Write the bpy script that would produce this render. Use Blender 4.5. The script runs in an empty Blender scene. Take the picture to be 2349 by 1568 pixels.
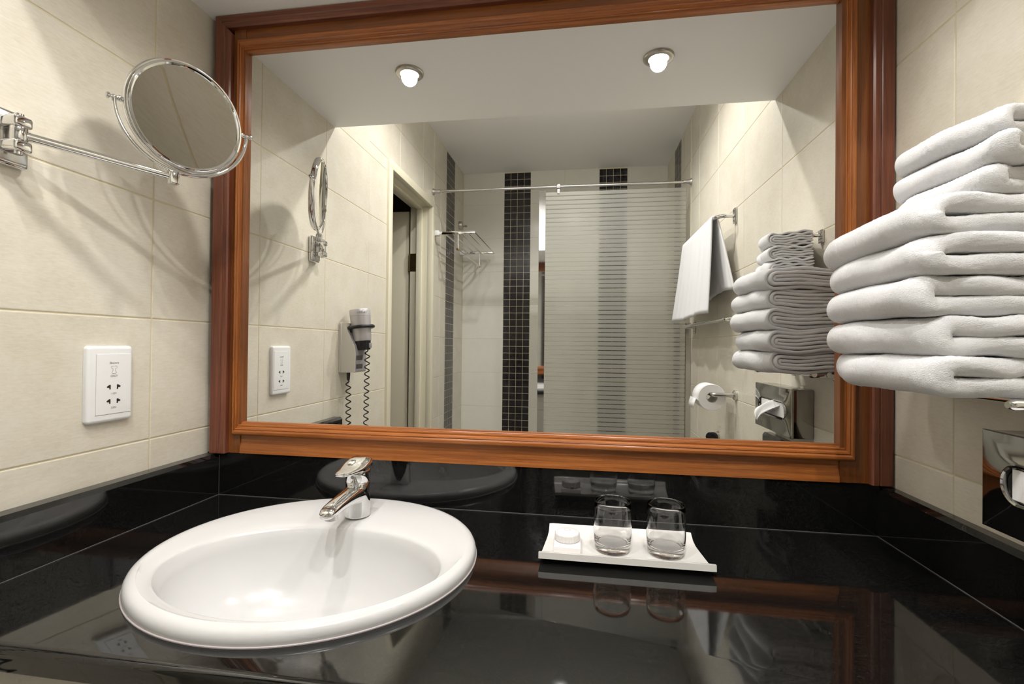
import bpy, bmesh, math, random
import numpy as np
from mathutils import Matrix, Vector, noise

# ---------------------------------------------------------------- scene, camera, world, exposure
S = bpy.context.scene
COL = S.collection
PI = math.pi
ZC = 0.85            # worktop height above the floor; heights below are measured from the worktop, the whole room is lifted at the end
W = 1.486            # room width (left wall x = 0, right wall x = W); mirror glass is the plane y = 0, the room runs towards -y
YB = -2.402          # back wall
YS = -0.552          # front edge of the lowered ceiling over the vanity
ZS = 1.145           # underside of the lowered ceiling
ZM = 1.653           # main ceiling
ZF = -ZC             # floor

cam_d = bpy.data.cameras.new('camera'); cam = bpy.data.objects.new('camera', cam_d); COL.objects.link(cam)
cam_d.sensor_fit = 'HORIZONTAL'; cam_d.sensor_width = 36.0; cam_d.lens = 16.398; cam_d.clip_start = 0.01
_r = Vector((0.98917313, 0.14637036, 0.0105938)); _u = Vector((-0.00939111, -0.0089054, 0.99991625)); _w = Vector((-0.14645244, 0.98918978, 0.0074344))
_m = Matrix((_r, _u, -_w)).transposed().to_4x4(); _m.translation = Vector((0.8877, -1.0166, 0.3644)); cam.matrix_world = _m
S.camera = cam

wd = bpy.data.worlds.new('world'); S.world = wd; wd.use_nodes = True
wd.node_tree.nodes['Background'].inputs[0].default_value = (0.02, 0.02, 0.022, 1)
wd.node_tree.nodes['Background'].inputs[1].default_value = 1.0

S.view_settings.view_transform = 'Standard'; S.view_settings.look = 'None'
S.view_settings.gamma = 1.0; S.view_settings.use_curve_mapping = False
S.view_settings.exposure = 0.42
VANITY_W = 7.5      # power of each downlight over the vanity
ROOM_W = 21.0        # power of each downlight in the main ceiling

cy = S.cycles
cy.max_bounces = 10; cy.diffuse_bounces = 4; cy.glossy_bounces = 8; cy.transmission_bounces = 10; cy.transparent_max_bounces = 16
cy.caustics_reflective = True; cy.caustics_refractive = True; cy.blur_glossy = 0.6
cy.sample_clamp_indirect = 4.0; cy.use_denoising = True; cy.use_adaptive_sampling = True; cy.adaptive_threshold = 0.04; cy.adaptive_min_samples = 12; cy.use_light_tree = False
try:
    cy.denoiser = 'OPENIMAGEDENOISE'
except Exception:
    pass

rnd = random.Random(7)

# ---------------------------------------------------------------- materials
def nmat(name):
    m = bpy.data.materials.new(name); m.use_nodes = True
    nt = m.node_tree; return m, nt, nt.nodes['Principled BSDF']
def N(nt, typ, **kw):
    n = nt.nodes.new(typ)
    for k, v in kw.items(): setattr(n, k, v)
    return n
def setp(p, col=None, rough=None, metal=None, spec=None, coat=None, coatr=None, sheen=None):
    if col is not None: p.inputs['Base Color'].default_value = (*col, 1)
    if rough is not None: p.inputs['Roughness'].default_value = rough
    if metal is not None: p.inputs['Metallic'].default_value = metal
    if spec is not None: p.inputs['Specular IOR Level'].default_value = spec
    if coat is not None: p.inputs['Coat Weight'].default_value = coat
    if coatr is not None: p.inputs['Coat Roughness'].default_value = coatr
    if sheen is not None: p.inputs['Sheen Weight'].default_value = sheen
def ramp(nt, stops):
    r = N(nt, 'ShaderNodeValToRGB'); e = r.color_ramp.elements
    e[0].position, e[0].color = stops[0][0], (*stops[0][1], 1)
    e[1].position, e[1].color = stops[-1][0], (*stops[-1][1], 1)
    for pos, c in stops[1:-1]:
        k = e.new(pos); k.color = (*c, 1)
    return r
def coords(nt, scale=(1, 1, 1), rnd_off=False, rot=(0, 0, 0)):
    tc = N(nt, 'ShaderNodeTexCoord'); mp = N(nt, 'ShaderNodeMapping')
    mp.inputs['Scale'].default_value = scale; mp.inputs['Rotation'].default_value = rot
    nt.links.new(tc.outputs['Object'], mp.inputs['Vector'])
    if rnd_off:
        oi = N(nt, 'ShaderNodeObjectInfo'); mu = N(nt, 'ShaderNodeMath', operation='MULTIPLY'); mu.inputs[1].default_value = 37.0
        nt.links.new(oi.outputs['Random'], mu.inputs[0]); nt.links.new(mu.outputs[0], mp.inputs['Location'])
    return mp.outputs['Vector']
def noise_n(nt, vec, scale, detail=4, rough=0.55):
    n = N(nt, 'ShaderNodeTexNoise'); n.inputs['Scale'].default_value = scale; n.inputs['Detail'].default_value = detail
    n.inputs['Roughness'].default_value = rough; nt.links.new(vec, n.inputs['Vector']); return n.outputs['Fac']
def bump(nt, p, h, strength, dist=0.001):
    b = N(nt, 'ShaderNodeBump'); b.inputs['Strength'].default_value = strength; b.inputs['Distance'].default_value = dist
    nt.links.new(h, b.inputs['Height']); nt.links.new(b.outputs['Normal'], p.inputs['Normal'])
def plain(name, col, rough=0.5, metal=0.0, **kw):
    m, nt, p = nmat(name); setp(p, col, rough, metal, **kw); return m

def tile_mat(name, c0, c1, c2, rough, bstr):
    m, nt, p = nmat(name); setp(p, rough=rough)
    v = coords(nt, (1, 1, 1), True)
    v2 = coords(nt, (3, 14, 3), True)
    a = noise_n(nt, v, 9, 6, 0.65); b = noise_n(nt, v2, 22, 5, 0.7)
    mx = N(nt, 'ShaderNodeMix', data_type='FLOAT'); mx.inputs['Factor'].default_value = 0.5
    nt.links.new(a, mx.inputs['A']); nt.links.new(b, mx.inputs['B'])
    r = ramp(nt, [(0.33, c0), (0.5, c1), (0.66, c2)]); nt.links.new(mx.outputs['Result'], r.inputs['Fac'])
    nt.links.new(r.outputs['Color'], p.inputs['Base Color'])
    f = noise_n(nt, v, 120, 3, 0.6); bump(nt, p, f, bstr, 0.0008)
    return m
M = {}
M['tile'] = tile_mat('cream wall tile', (0.585, 0.535, 0.43), (0.66, 0.615, 0.512), (0.71, 0.675, 0.585), 0.34, 0.25)
M['tile_white'] = tile_mat('white wall tile', (0.73, 0.715, 0.64), (0.76, 0.745, 0.68), (0.78, 0.765, 0.70), 0.16, 0.02)
M['grout'] = plain('cream grout', (0.62, 0.55, 0.37), 0.85)
M['grout_pale'] = plain('pale grout', (0.62, 0.58, 0.42), 0.85)
m, nt, p = nmat('dark mosaic'); setp(p, rough=0.16)
v = coords(nt, (1, 1, 1), True); a = noise_n(nt, v, 30, 3)
r = ramp(nt, [(0.3, (0.016, 0.014, 0.015)), (0.7, (0.032, 0.029, 0.032))]); nt.links.new(a, r.inputs['Fac']); nt.links.new(r.outputs['Color'], p.inputs['Base Color'])
M['mosaic'] = m
m, nt, p = nmat('ceiling paint'); setp(p, (0.86, 0.85, 0.835), 0.75)
bump(nt, p, noise_n(nt, coords(nt), 160, 3), 0.06); M['ceiling'] = m
M['door_paint'] = plain('cream door paint', (0.66, 0.61, 0.47), 0.38)
M['casing'] = plain('ivory casing paint', (0.70, 0.655, 0.51), 0.3)
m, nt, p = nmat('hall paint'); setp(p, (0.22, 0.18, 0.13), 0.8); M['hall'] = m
M['floor'] = tile_mat('floor tile', (0.56, 0.53, 0.47), (0.62, 0.59, 0.53), (0.67, 0.64, 0.58), 0.3, 0.1)

def wood_mat(name, dark, mid, light, rough=0.32):
    m, nt, p = nmat(name); setp(p, rough=rough, coat=0.2, coatr=0.15)
    v = coords(nt, (1.2, 38, 38), True)
    a = noise_n(nt, v, 3.0, 7, 0.68)
    v2 = coords(nt, (3.5, 260, 260), True); b = noise_n(nt, v2, 3.0, 3, 0.6)
    mx = N(nt, 'ShaderNodeMix', data_type='FLOAT'); mx.inputs['Factor'].default_value = 0.38
    nt.links.new(a, mx.inputs['A']); nt.links.new(b, mx.inputs['B'])
    r = ramp(nt, [(0.34, dark), (0.5, mid), (0.64, light)]); nt.links.new(mx.outputs['Result'], r.inputs['Fac'])
    nt.links.new(r.outputs['Color'], p.inputs['Base Color'])
    bump(nt, p, mx.outputs['Result'], 0.18, 0.0006)
    return m
M['wood_red'] = wood_mat('red mahogany', (0.085, 0.022, 0.012), (0.165, 0.046, 0.022), (0.23, 0.075, 0.035))
M['wood'] = wood_mat('orange mahogany', (0.175, 0.048, 0.009), (0.315, 0.096, 0.018), (0.44, 0.150, 0.032))
M['wood_mid'] = wood_mat('brown mahogany', (0.12, 0.036, 0.009), (0.215, 0.066, 0.014), (0.30, 0.10, 0.022))

m, nt, p = nmat('black granite'); setp(p, rough=0.05, spec=0.9)
v = coords(nt); vo = N(nt, 'ShaderNodeTexVoronoi'); vo.inputs['Scale'].default_value = 620; nt.links.new(v, vo.inputs['Vector'])
a = noise_n(nt, v, 420, 4, 0.7)
r = ramp(nt, [(0.44, (0.0042, 0.0043, 0.0042)), (0.60, (0.0095, 0.0095, 0.0088)), (0.74, (0.032, 0.031, 0.028))]); nt.links.new(a, r.inputs['Fac'])
nt.links.new(r.outputs['Color'], p.inputs['Base Color']); M['granite'] = m
M['sealant'] = plain('grey sealant', (0.085, 0.082, 0.078), 0.45)

m, nt, p = nmat('mirror glass'); setp(p, (0.90, 0.905, 0.895), 0.0, 1.0); M['mirror'] = m
M['chrome'] = plain('chrome', (0.78, 0.78, 0.78), 0.045, 1.0)
M['chrome_soft'] = plain('satin chrome', (0.62, 0.61, 0.59), 0.2, 1.0)
M['steel'] = plain('polished steel', (0.40, 0.395, 0.38), 0.09, 1.0)
M['nickel'] = plain('brushed nickel', (0.50, 0.47, 0.42), 0.28, 1.0)
M['brass'] = plain('aged brass', (0.45, 0.33, 0.16), 0.3, 1.0)
M['porcelain'] = plain('white porcelain', (0.66, 0.655, 0.65), 0.22, spec=0.35)
M['tray'] = plain('white glazed ceramic', (0.80, 0.78, 0.745), 0.14, coat=0.4, coatr=0.04)
M['plastic'] = plain('white plastic', (0.80, 0.80, 0.795), 0.28)
M['print'] = plain('grey print', (0.23, 0.23, 0.24), 0.6)
M['slot'] = plain('dark slot', (0.012, 0.011, 0.01), 0.7)
M['grey_line'] = plain('joint line', (0.52, 0.47, 0.47), 0.6)
M['black'] = plain('black rubber', (0.014, 0.014, 0.015), 0.32)
M['silver'] = plain('silver plastic', (0.52, 0.50, 0.505), 0.34, 0.35)
M['holder'] = plain('warm grey plastic', (0.56, 0.53, 0.47), 0.36)
M['panel_grey'] = plain('grey panel plastic', (0.30, 0.285, 0.295), 0.4)
M['button'] = plain('dark button', (0.075, 0.068, 0.07), 0.4)
M['paper'] = plain('white paper', (0.84, 0.835, 0.83), 0.85)
M['cabinet'] = plain('grey beige laminate', (0.44, 0.42, 0.38), 0.4)
M['wax'] = plain('ivory wrap paper', (0.80, 0.775, 0.765), 0.4)

m, nt, p = nmat('terry cloth'); setp(p, (0.69, 0.687, 0.69), 0.95, sheen=0.12)
v = coords(nt, (430, 430, 1600)); a = noise_n(nt, v, 1.0, 2, 0.6)
b = noise_n(nt, coords(nt), 950, 2, 0.6)
mx = N(nt, 'ShaderNodeMix', data_type='FLOAT'); mx.inputs['Factor'].default_value = 0.5; nt.links.new(a, mx.inputs['A']); nt.links.new(b, mx.inputs['B'])
bump(nt, p, mx.outputs['Result'], 1.0, 0.0016); M['terry'] = m
m, nt, p = nmat('flat woven cloth'); setp(p, (0.69, 0.687, 0.69), 0.95, sheen=0.1)
bump(nt, p, noise_n(nt, coords(nt), 500, 3), 0.5, 0.001); M['cloth'] = m

m, nt, p = nmat('clear glass'); setp(p, (1, 1, 1), 0.0); p.inputs['Transmission Weight'].default_value = 1.0; p.inputs['IOR'].default_value = 1.46; M['glass'] = m
# shower pane: acid-etched bands with thin clear lines between
m, nt, p = nmat('etched glass')
out = nt.nodes['Material Output']; nt.nodes.remove(p)
tc = N(nt, 'ShaderNodeTexCoord'); sx = N(nt, 'ShaderNodeSeparateXYZ'); nt.links.new(tc.outputs['Object'], sx.inputs[0])
dv = N(nt, 'ShaderNodeMath', operation='DIVIDE'); dv.inputs[1].default_value = 0.0253; nt.links.new(sx.outputs['Z'], dv.inputs[0])
fr = N(nt, 'ShaderNodeMath', operation='FRACT'); nt.links.new(dv.outputs[0], fr.inputs[0])
ls = N(nt, 'ShaderNodeMath', operation='LESS_THAN'); ls.inputs[1].default_value = 0.17; nt.links.new(fr.outputs[0], ls.inputs[0])
clear_t = N(nt, 'ShaderNodeBsdfTransparent'); clear_t.inputs[0].default_value = (0.93, 0.95, 0.94, 1)
gl = N(nt, 'ShaderNodeBsdfGlossy'); gl.inputs['Roughness'].default_value = 0.0; gl.inputs['Color'].default_value = (1, 1, 1, 1)
fz = N(nt, 'ShaderNodeFresnel'); fz.inputs['IOR'].default_value = 1.45
clear = N(nt, 'ShaderNodeMixShader'); nt.links.new(fz.outputs[0], clear.inputs[0]); nt.links.new(clear_t.outputs[0], clear.inputs[1]); nt.links.new(gl.outputs[0], clear.inputs[2])
tl = N(nt, 'ShaderNodeBsdfTranslucent'); tl.inputs[0].default_value = (0.94, 0.935, 0.89, 1)
df = N(nt, 'ShaderNodeBsdfDiffuse'); df.inputs[0].default_value = (0.82, 0.81, 0.75, 1)
rf = N(nt, 'ShaderNodeBsdfRefraction'); rf.inputs['Roughness'].default_value = 0.30; rf.inputs['IOR'].default_value = 1.30; rf.inputs['Color'].default_value = (0.99, 0.985, 0.96, 1)
m1 = N(nt, 'ShaderNodeMixShader'); m1.inputs[0].default_value = 0.36; nt.links.new(tl.outputs[0], m1.inputs[1]); nt.links.new(df.outputs[0], m1.inputs[2])
m2 = N(nt, 'ShaderNodeMixShader'); m2.inputs[0].default_value = 0.60; nt.links.new(m1.outputs[0], m2.inputs[1]); nt.links.new(rf.outputs[0], m2.inputs[2])
m3 = N(nt, 'ShaderNodeMixShader'); nt.links.new(ls.outputs[0], m3.inputs[0]); nt.links.new(m2.outputs[0], m3.inputs[1]); nt.links.new(clear.outputs[0], m3.inputs[2])
nt.links.new(m3.outputs[0], out.inputs['Surface']); M['etched'] = m
m, nt, p = nmat('lamp lens'); p.inputs['Emission Color'].default_value = (1.0, 0.95, 0.88, 1); p.inputs['Emission Strength'].default_value = 22.0
setp(p, (0.9, 0.9, 0.9), 0.3); M['lens'] = m; m.cycles.emission_sampling = 'NONE'

# ---------------------------------------------------------------- mesh helpers
class B:
    def __init__(s): s.v = []; s.f = []
    def add(s, vs, fs):
        o = len(s.v); s.v += [tuple(x) for x in vs]; s.f += [tuple(i + o for i in f) for f in fs]; return s
    def box(s, x0, x1, y0, y1, z0, z1, bev=0.0, seg=2):
        bm = bmesh.new(); bmesh.ops.create_cube(bm, size=1.0)
        bmesh.ops.scale(bm, vec=(x1 - x0, y1 - y0, z1 - z0), verts=bm.verts)
        bmesh.ops.translate(bm, vec=((x0 + x1) / 2, (y0 + y1) / 2, (z0 + z1) / 2), verts=bm.verts)
        if bev > 0: bmesh.ops.bevel(bm, geom=bm.edges[:], offset=bev, segments=seg, profile=0.5, affect='EDGES')
        bm.verts.index_update()
        s.add([v.co for v in bm.verts], [[v.index for v in f.verts] for f in bm.faces]); bm.free(); return s
    def lathe(s, prof, n=48, mat=None, close=False):
        # prof: (radius, height) pairs, axis = local z
        mat = mat or Matrix.Identity(4); vs = []; fs = []; k = len(prof)
        for i in range(n):
            a = 2 * PI * i / n
            for (r, h) in prof: vs.append(mat @ Vector((r * math.cos(a), r * math.sin(a), h)))
        for i in range(n):
            j = (i + 1) % n
            for q in range(k - 1 + (1 if close else 0)):
                q2 = (q + 1) % k
                fs.append((i * k + q, j * k + q, j * k + q2, i * k + q2))
        return s.add(vs, fs)
    def tube(s, path, r, n=14, closed=False, caps=True):
        P = [Vector(p) for p in path]; L = len(P)
        rr = r if isinstance(r, (list, tuple)) else [r] * L
        up = None; vs = []; fs = []
        for i, p in enumerate(P):
            if closed: t = (P[(i + 1) % L] - P[i - 1])
            else: t = (P[min(i + 1, L - 1)] - P[max(i - 1, 0)])
            t.normalize()
            if up is None:
                up = Vector((0, 0, 1)) if abs(t.z) < 0.9 else Vector((1, 0, 0))
            up = (up - t * up.dot(t)); up.normalize(); sd = t.cross(up)
            for k in range(n):
                a = 2 * PI * k / n; vs.append(p + (up * math.cos(a) + sd * math.sin(a)) * rr[i])
        for i in range(L if closed else L - 1):
            j = (i + 1) % L
            for k in range(n):
                k2 = (k + 1) % n; fs.append((i * n + k, i * n + k2, j * n + k2, j * n + k))
        if caps and not closed:
            fs.append(tuple(range(n))[::-1]); fs.append(tuple((L - 1) * n + k for k in range(n)))
        return s.add(vs, fs)
    def loft(s, rings, cap0=True, cap1=True, closed=True):
        n = len(rings[0]); vs = [p for r in rings for p in r]; fs = []
        for i in range(len(rings) - 1):
            for k in range(n if closed else n - 1):
                k2 = (k + 1) % n; fs.append((i * n + k, i * n + k2, (i + 1) * n + k2, (i + 1) * n + k))
        if cap0: fs.append(tuple(range(n))[::-1])
        if cap1: fs.append(tuple((len(rings) - 1) * n + k for k in range(n)))
        return s.add(vs, fs)
    def prism(s, poly, h0, h1, mat=None):
        # poly in local xy extruded along local z
        mat = mat or Matrix.Identity(4); n = len(poly)
        vs = [mat @ Vector((x, y, h0)) for x, y in poly] + [mat @ Vector((x, y, h1)) for x, y in poly]
        fs = [tuple(range(n))[::-1], tuple(range(n, 2 * n))] + [(i, (i + 1) % n, n + (i + 1) % n, n + i) for i in range(n)]
        return s.add(vs, fs)
def mesh(name, b, mat, angle=40, fix=True):
    me = bpy.data.meshes.new(name); me.from_pydata([tuple(v) for v in b.v], [], b.f)
    if fix:
        bm = bmesh.new(); bm.from_mesh(me); bmesh.ops.recalc_face_normals(bm, faces=bm.faces[:]); bm.to_mesh(me); bm.free()
    if angle:
        me.polygons.foreach_set('use_smooth', [True] * len(me.polygons)); me.set_sharp_from_angle(angle=math.radians(angle))
    me.materials.append(mat); me.update(); return me
def obj(name, b, mat, parent=None, angle=40, fix=True):
    me = b if isinstance(b, bpy.types.Mesh) else mesh(name, b, mat, angle, fix)
    o = bpy.data.objects.new(name, me); COL.objects.link(o)
    if parent is not None: o.parent = parent
    return o
def tag(o, label=None, cat=None, group=None, kind=None):
    if label: o['label'] = label
    if cat: o['category'] = cat
    if group: o['group'] = group
    if kind: o['kind'] = kind
    return o
def thing(name, label, cat, loc=(0, 0, 0), group=None):
    o = bpy.data.objects.new(name, None); o.empty_display_size = 0.02; COL.objects.link(o); o.location = loc
    return tag(o, label, cat, group)
def part(name, b, mat, t, angle=40, label=None):
    # geometry given in room coordinates; stored relative to the thing's base
    o = obj(name, b, mat, t, angle)
    root = t
    off = Vector((0, 0, 0))
    while root is not None:
        off += Vector(root.location); root = root.parent
    o.data.transform(Matrix.Translation(-off)); 
    if label: o['label'] = label
    return o
def struct(name, b, mat, label=None, cat=None, angle=30):
    o = obj(name, b, mat, None, angle); o['kind'] = 'structure'
    if label: o['label'] = label
    if cat: o['category'] = cat
    return o
def frame_m(d, u, v, o):
    m = Matrix((d, u, v)).transposed().to_4x4(); m.translation = Vector(o); return m
X, Y, Z = Vector((1, 0, 0)), Vector((0, 1, 0)), Vector((0, 0, 1))
def arc(c, r, a0, a1, n, e1=X, e2=Z):
    return [Vector(c) + e1 * (r * math.cos(a0 + (a1 - a0) * i / n)) + e2 * (r * math.sin(a0 + (a1 - a0) * i / n)) for i in range(n + 1)]
def text_mesh(txt, size, mat, depth=0.0002):
    c = bpy.data.curves.new('t', 'FONT'); c.body = txt; c.size = size; c.align_x = 'CENTER'; c.align_y = 'CENTER'; c.extrude = depth
    o = bpy.data.objects.new('t', c); COL.objects.link(o)
    dg = bpy.context.evaluated_depsgraph_get(); me = bpy.data.meshes.new_from_object(o.evaluated_get(dg))
    bpy.data.objects.remove(o); me.materials.clear(); me.materials.append(mat); return me

# ---------------------------------------------------------------- wall tiles
TH = 0.008           # tile thickness, front face flush with the wall plane
_tm = {}
def tile_mesh(w, h, mat, bev=0.0013, th=TH):
    k = (round(w, 4), round(h, 4), mat.name, bev, th)
    if k in _tm: return _tm[k]
    def ring(i, z): return [(i - w / 2, i - h / 2, z), (w / 2 - i, i - h / 2, z), (w / 2 - i, h / 2 - i, z), (i - w / 2, h / 2 - i, z)]
    vs = ring(0, -th) + ring(0, -bev) + ring(bev * 0.55, -bev * 0.25) + ring(bev * 1.6, 0)
    fs = []
    for q in range(3):
        for i in range(4):
            j = (i + 1) % 4; fs.append((q * 4 + i, q * 4 + j, q * 4 + 4 + j, q * 4 + 4 + i))
    fs.append((12, 13, 14, 15))
    me = mesh('tile', B().add(vs, fs), mat, 12, False); _tm[k] = me; return me
def place_tiles(wall, M4, ulist, vlist, mat, name='wall_tile', gap=0.0022, skip=None, bev=0.0013, th=TH):
    for u0, u1 in zip(ulist[:-1], ulist[1:]):
        for v0, v1 in zip(vlist[:-1], vlist[1:]):
            for (a0, a1, b0, b1) in (skip(u0, u1, v0, v1) if skip else [(u0, u1, v0, v1)]):
                if a1 - a0 < 0.006 or b1 - b0 < 0.006: continue
                o = bpy.data.objects.new(name, tile_mesh(a1 - a0 - gap, b1 - b0 - gap, mat, bev, th)); COL.objects.link(o)
                o.parent = wall
                o.matrix_local = M4 @ Matrix.Translation(((a0 + a1) / 2, (b0 + b1) / 2, 0))
def joined_tiles(wall, M4, cells, mat, name, gap=0.002, th=0.006):
    b = B()
    for a0, a1, b0, b1 in cells:
        me = tile_mesh(a1 - a0 - gap, b1 - b0 - gap, mat, 0.0012, th); T = M4 @ Matrix.Translation(((a0 + a1) / 2, (b0 + b1) / 2, 0))
        b.add([T @ v.co for v in me.vertices], [tuple(q.vertices) for q in me.polygons])
    o = obj(name, b, mat, wall, 50, False); o['kind'] = 'stuff'; return o
zj = [0.1618 + 0.25 * k for k in range(-4, 6)]
zrows = [ZF] + [z for z in zj if z > ZF + 0.02] + [ZM]
J0, DJ = 0.1635, 0.3345
# door opening in the left wall (distance from the mirror plane along -y)
D0, D1, DZ = 1.014, 1.685, 1.222      # outside of the casing
STL0, STL1 = 1.962, 2.162             # mosaic stripe on the side walls
RM = 0.0011                            # grout recess

# left wall: u = -y, v = z, normal +x : u x v = (-Y) x Z = -X -> use u = +y reversed
ML = frame_m(Y, Z, X, (0, 0, 0))       # local u = +y (negative numbers into the room)
MR = frame_m(-Y, Z, -X, (W, 0, 0))     # local u = -y
MB = frame_m(-X, Z, Y, (W, YB, 0))     # local u = W - x
b = B()
b.box(-0.125, -RM, -D0 - 0.02, 0.14, ZF, ZM); b.box(-0.125, -RM, YB - 0.12, -D1 + 0.02, ZF, ZM); b.box(-0.125, -RM, -D1 + 0.02, -D0 - 0.02, DZ - 0.02, ZM)
# grout sits just behind the tile faces
wl = struct('wall_left', b, M['grout'], 'left wall of cream stone-look tiles with a doorway', 'wall')
b = B().box(W + RM, W + 0.12, YB - 0.12, 0.14, ZF, ZM)
wr = struct('wall_right', b, M['grout'], 'right wall of cream stone-look tiles', 'wall')
b = B().box(-0.12, W + 0.12, YB - 0.12, YB - RM, ZF, ZM)
wb = struct('wall_back', b, M['grout_pale'], 'back shower wall of white tiles with two dark mosaic stripes', 'wall')
b = B().box(-0.12, W + 0.12, 0.02, 0.14, ZF, ZM)
struct('wall_front', b, M['grout'], 'wall behind the framed mirror', 'wall')
def cols(stripe):
    u = [0.0] + [J0 + DJ * k for k in range(8)]
    u = [x for x in u if x < stripe[0] - 0.03] + [stripe[0]]
    return u, [stripe[1], -YB]
def door_skip(u0, u1, v0, v1):
    # cut tiles around the door casing (u = -y distance)
    a0, a1, c1 = -u1, -u0, DZ - 0.004
    e0, e1 = D0 + 0.004, D1 - 0.004
    if v0 >= c1 or a1 <= e0 or a0 >= e1: return [(u0, u1, v0, v1)]
    outl = []
    if v1 > c1: outl.append((u0, u1, c1, v1))
    vt = min(v1, c1)
    if a0 < e0: outl.append((-e0, u1, v0, vt))
    if a1 > e1: outl.append((u0, -e1, v0, vt))
    return outl
ua, ub = cols((STL0, STL1))
nl = lambda L: sorted(-x for x in L)
place_tiles(wl, ML, nl(ua), zrows, M['tile'], skip=door_skip); place_tiles(wl, ML, nl(ub), zrows, M['tile'], skip=door_skip)
place_tiles(wr, MR, ua, zrows, M['tile']); place_tiles(wr, MR, ub, zrows, M['tile'])
BS = [(0.312, 0.510), (1.008, 1.206)]
wrows = zrows
for c in ([0.0, 0.312], [0.510, 0.759, 1.008], [1.206, W]):
    place_tiles(wb, MB, sorted(W - x for x in c), wrows, M['tile_white'], gap=0.0012, bev=0.0006)
PM = 0.0495
nrow = int((ZM - ZF) / PM)
vm = [ZM - 0.008 - PM * k for k in range(nrow + 1)][::-1]
vis = [v for v in vm if v > -0.25]; low = [v for v in vm if v <= vis[0] + 1e-6]
def cells(us, vs): return [(a0, a1, b0, b1) for a0, a1 in zip(us[:-1], us[1:]) for b0, b1 in zip(vs[:-1], vs[1:])]
for (x0, x1) in BS:
    us = sorted(W - (x0 + (x1 - x0) * k / 4) for k in range(5))
    place_tiles(wb, MB, us, vis[1:], M['mosaic'], 'mosaic_tile', 0.0022, bev=0.0012)
    lc = cells(us, low + [vis[1]])
    joined_tiles(wb, MB, lc, M['mosaic'], 'mosaic_field')
usl = nl([STL0 + (STL1 - STL0) * k / 4 for k in range(5)])
place_tiles(wl, ML, usl, vis, M['mosaic'], 'mosaic_tile', 0.0022, bev=0.0012)
joined_tiles(wl, ML, cells(usl, low), M['mosaic'], 'mosaic_field')
joined_tiles(wr, MR, cells([STL0 + (STL1 - STL0) * k / 4 for k in range(5)], vm), M['mosaic'], 'mosaic_field')
# tile edge trim at the start of the shower zone, both side walls
for k, (x0, x1) in enumerate(((-0.004, 0.003), (W - 0.003, W + 0.004))):
    struct('trim_%d' % (k + 2), B().box(x0, x1, -1.700, -1.690, ZF, ZM, 0.001, 1), M['casing'], 'thin ivory tile edge strip on the %s wall beside the shower' % ('left', 'right')[k], 'trim')

struct('floor', B().box(-1.6, W + 0.12, YB - 0.12, 0.14, ZF - 0.1, ZF), M['floor'], 'beige tiled bathroom floor', 'floor')
struct('ceiling', B().box(-1.6, W + 0.12, YB - 0.12, 0.14, ZM, ZM + 0.1), M['ceiling'], 'main white ceiling over the shower end', 'ceiling')
struct('ceiling_soffit', B().box(0.0, W, YS, 0.02, ZS, ZM - 0.001), M['ceiling'], 'lowered white ceiling above the vanity', 'ceiling')
# hall outside the door
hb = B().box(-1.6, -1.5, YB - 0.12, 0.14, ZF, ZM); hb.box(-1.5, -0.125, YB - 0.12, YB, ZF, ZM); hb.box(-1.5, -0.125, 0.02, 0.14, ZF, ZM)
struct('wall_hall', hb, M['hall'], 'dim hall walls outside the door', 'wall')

# ---------------------------------------------------------------- doorway
t = tag(obj('trim_1', B().box(-0.02, 0.012, -D0 - 0.042, -D0, ZF, DZ, 0.003), M['casing']), 'ivory door casing around the doorway in the left wall', 'door casing', kind='structure')
obj('casing_board', B().box(-0.02, 0.012, -D1, -D1 + 0.042, ZF, DZ, 0.003), M['casing'], t)
obj('casing_head', B().box(-0.02, 0.0125, -D1 + 0.0007, -D0 - 0.0007, DZ - 0.042, DZ - 0.0005, 0.003), M['casing'], t)
obj('jamb', B().box(-0.127, 0.004, -D0 - 0.040, -D0 - 0.015, ZF, DZ - 0.02, 0.001), M['casing'], t)
obj('jamb', B().box(-0.127, 0.004, -D1 + 0.015, -D1 + 0.040, ZF, DZ - 0.02, 0.001), M['casing'], t)
obj('jamb_head', B().box(-0.127, 0.004, -D1 + 0.015, -D0 - 0.015, DZ - 0.040, DZ - 0.015, 0.001), M['casing'], t)
obj('door_stop', B().box(-0.085, -0.052, -D1 + 0.039, -D1 + 0.054, ZF, DZ - 0.055, 0.002), M['casing'], t)
obj('door_stop', B().box(-0.085, -0.052, -D0 - 0.054, -D0 - 0.039, ZF, DZ - 0.055, 0.002), M['casing'], t)
obj('door_stop', B().box(-0.085, -0.052, -D1 + 0.04, -D0 - 0.04, DZ - 0.055, DZ - 0.039, 0.002), M['casing'], t)
dr = tag(obj('door_1', B().box(-0.74, -0.142, -1.700, -1.660, ZF + 0.01, DZ - 0.06, 0.002), M['door_paint']), 'cream door leaf standing open into the hall', 'door', kind='structure')
for zh in (0.80, -0.30, -0.70):
    hg = B().box(-0.1285, -0.088, -D1 + 0.0395, -D1 + 0.042, zh, zh + 0.105); hg.tube([(-0.131, -D1 + 0.036, zh), (-0.131, -D1 + 0.036, zh + 0.105)], 0.0065)
    obj('hinge', hg, M['brass'], dr)
hd = B().lathe([(0.0, 0.0), (0.024, 0.0), (0.024, 0.008), (0.010, 0.010), (0.010, 0.045), (0.0, 0.045)], 24, frame_m(X, Z, -Y, (-0.69, -1.700, 0.15))); hd.tube([(-0.69, -1.745, 0.15), (-0.58, -1.745, 0.15)], 0.009)
obj('door_handle', hd, M['nickel'], dr)

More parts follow.
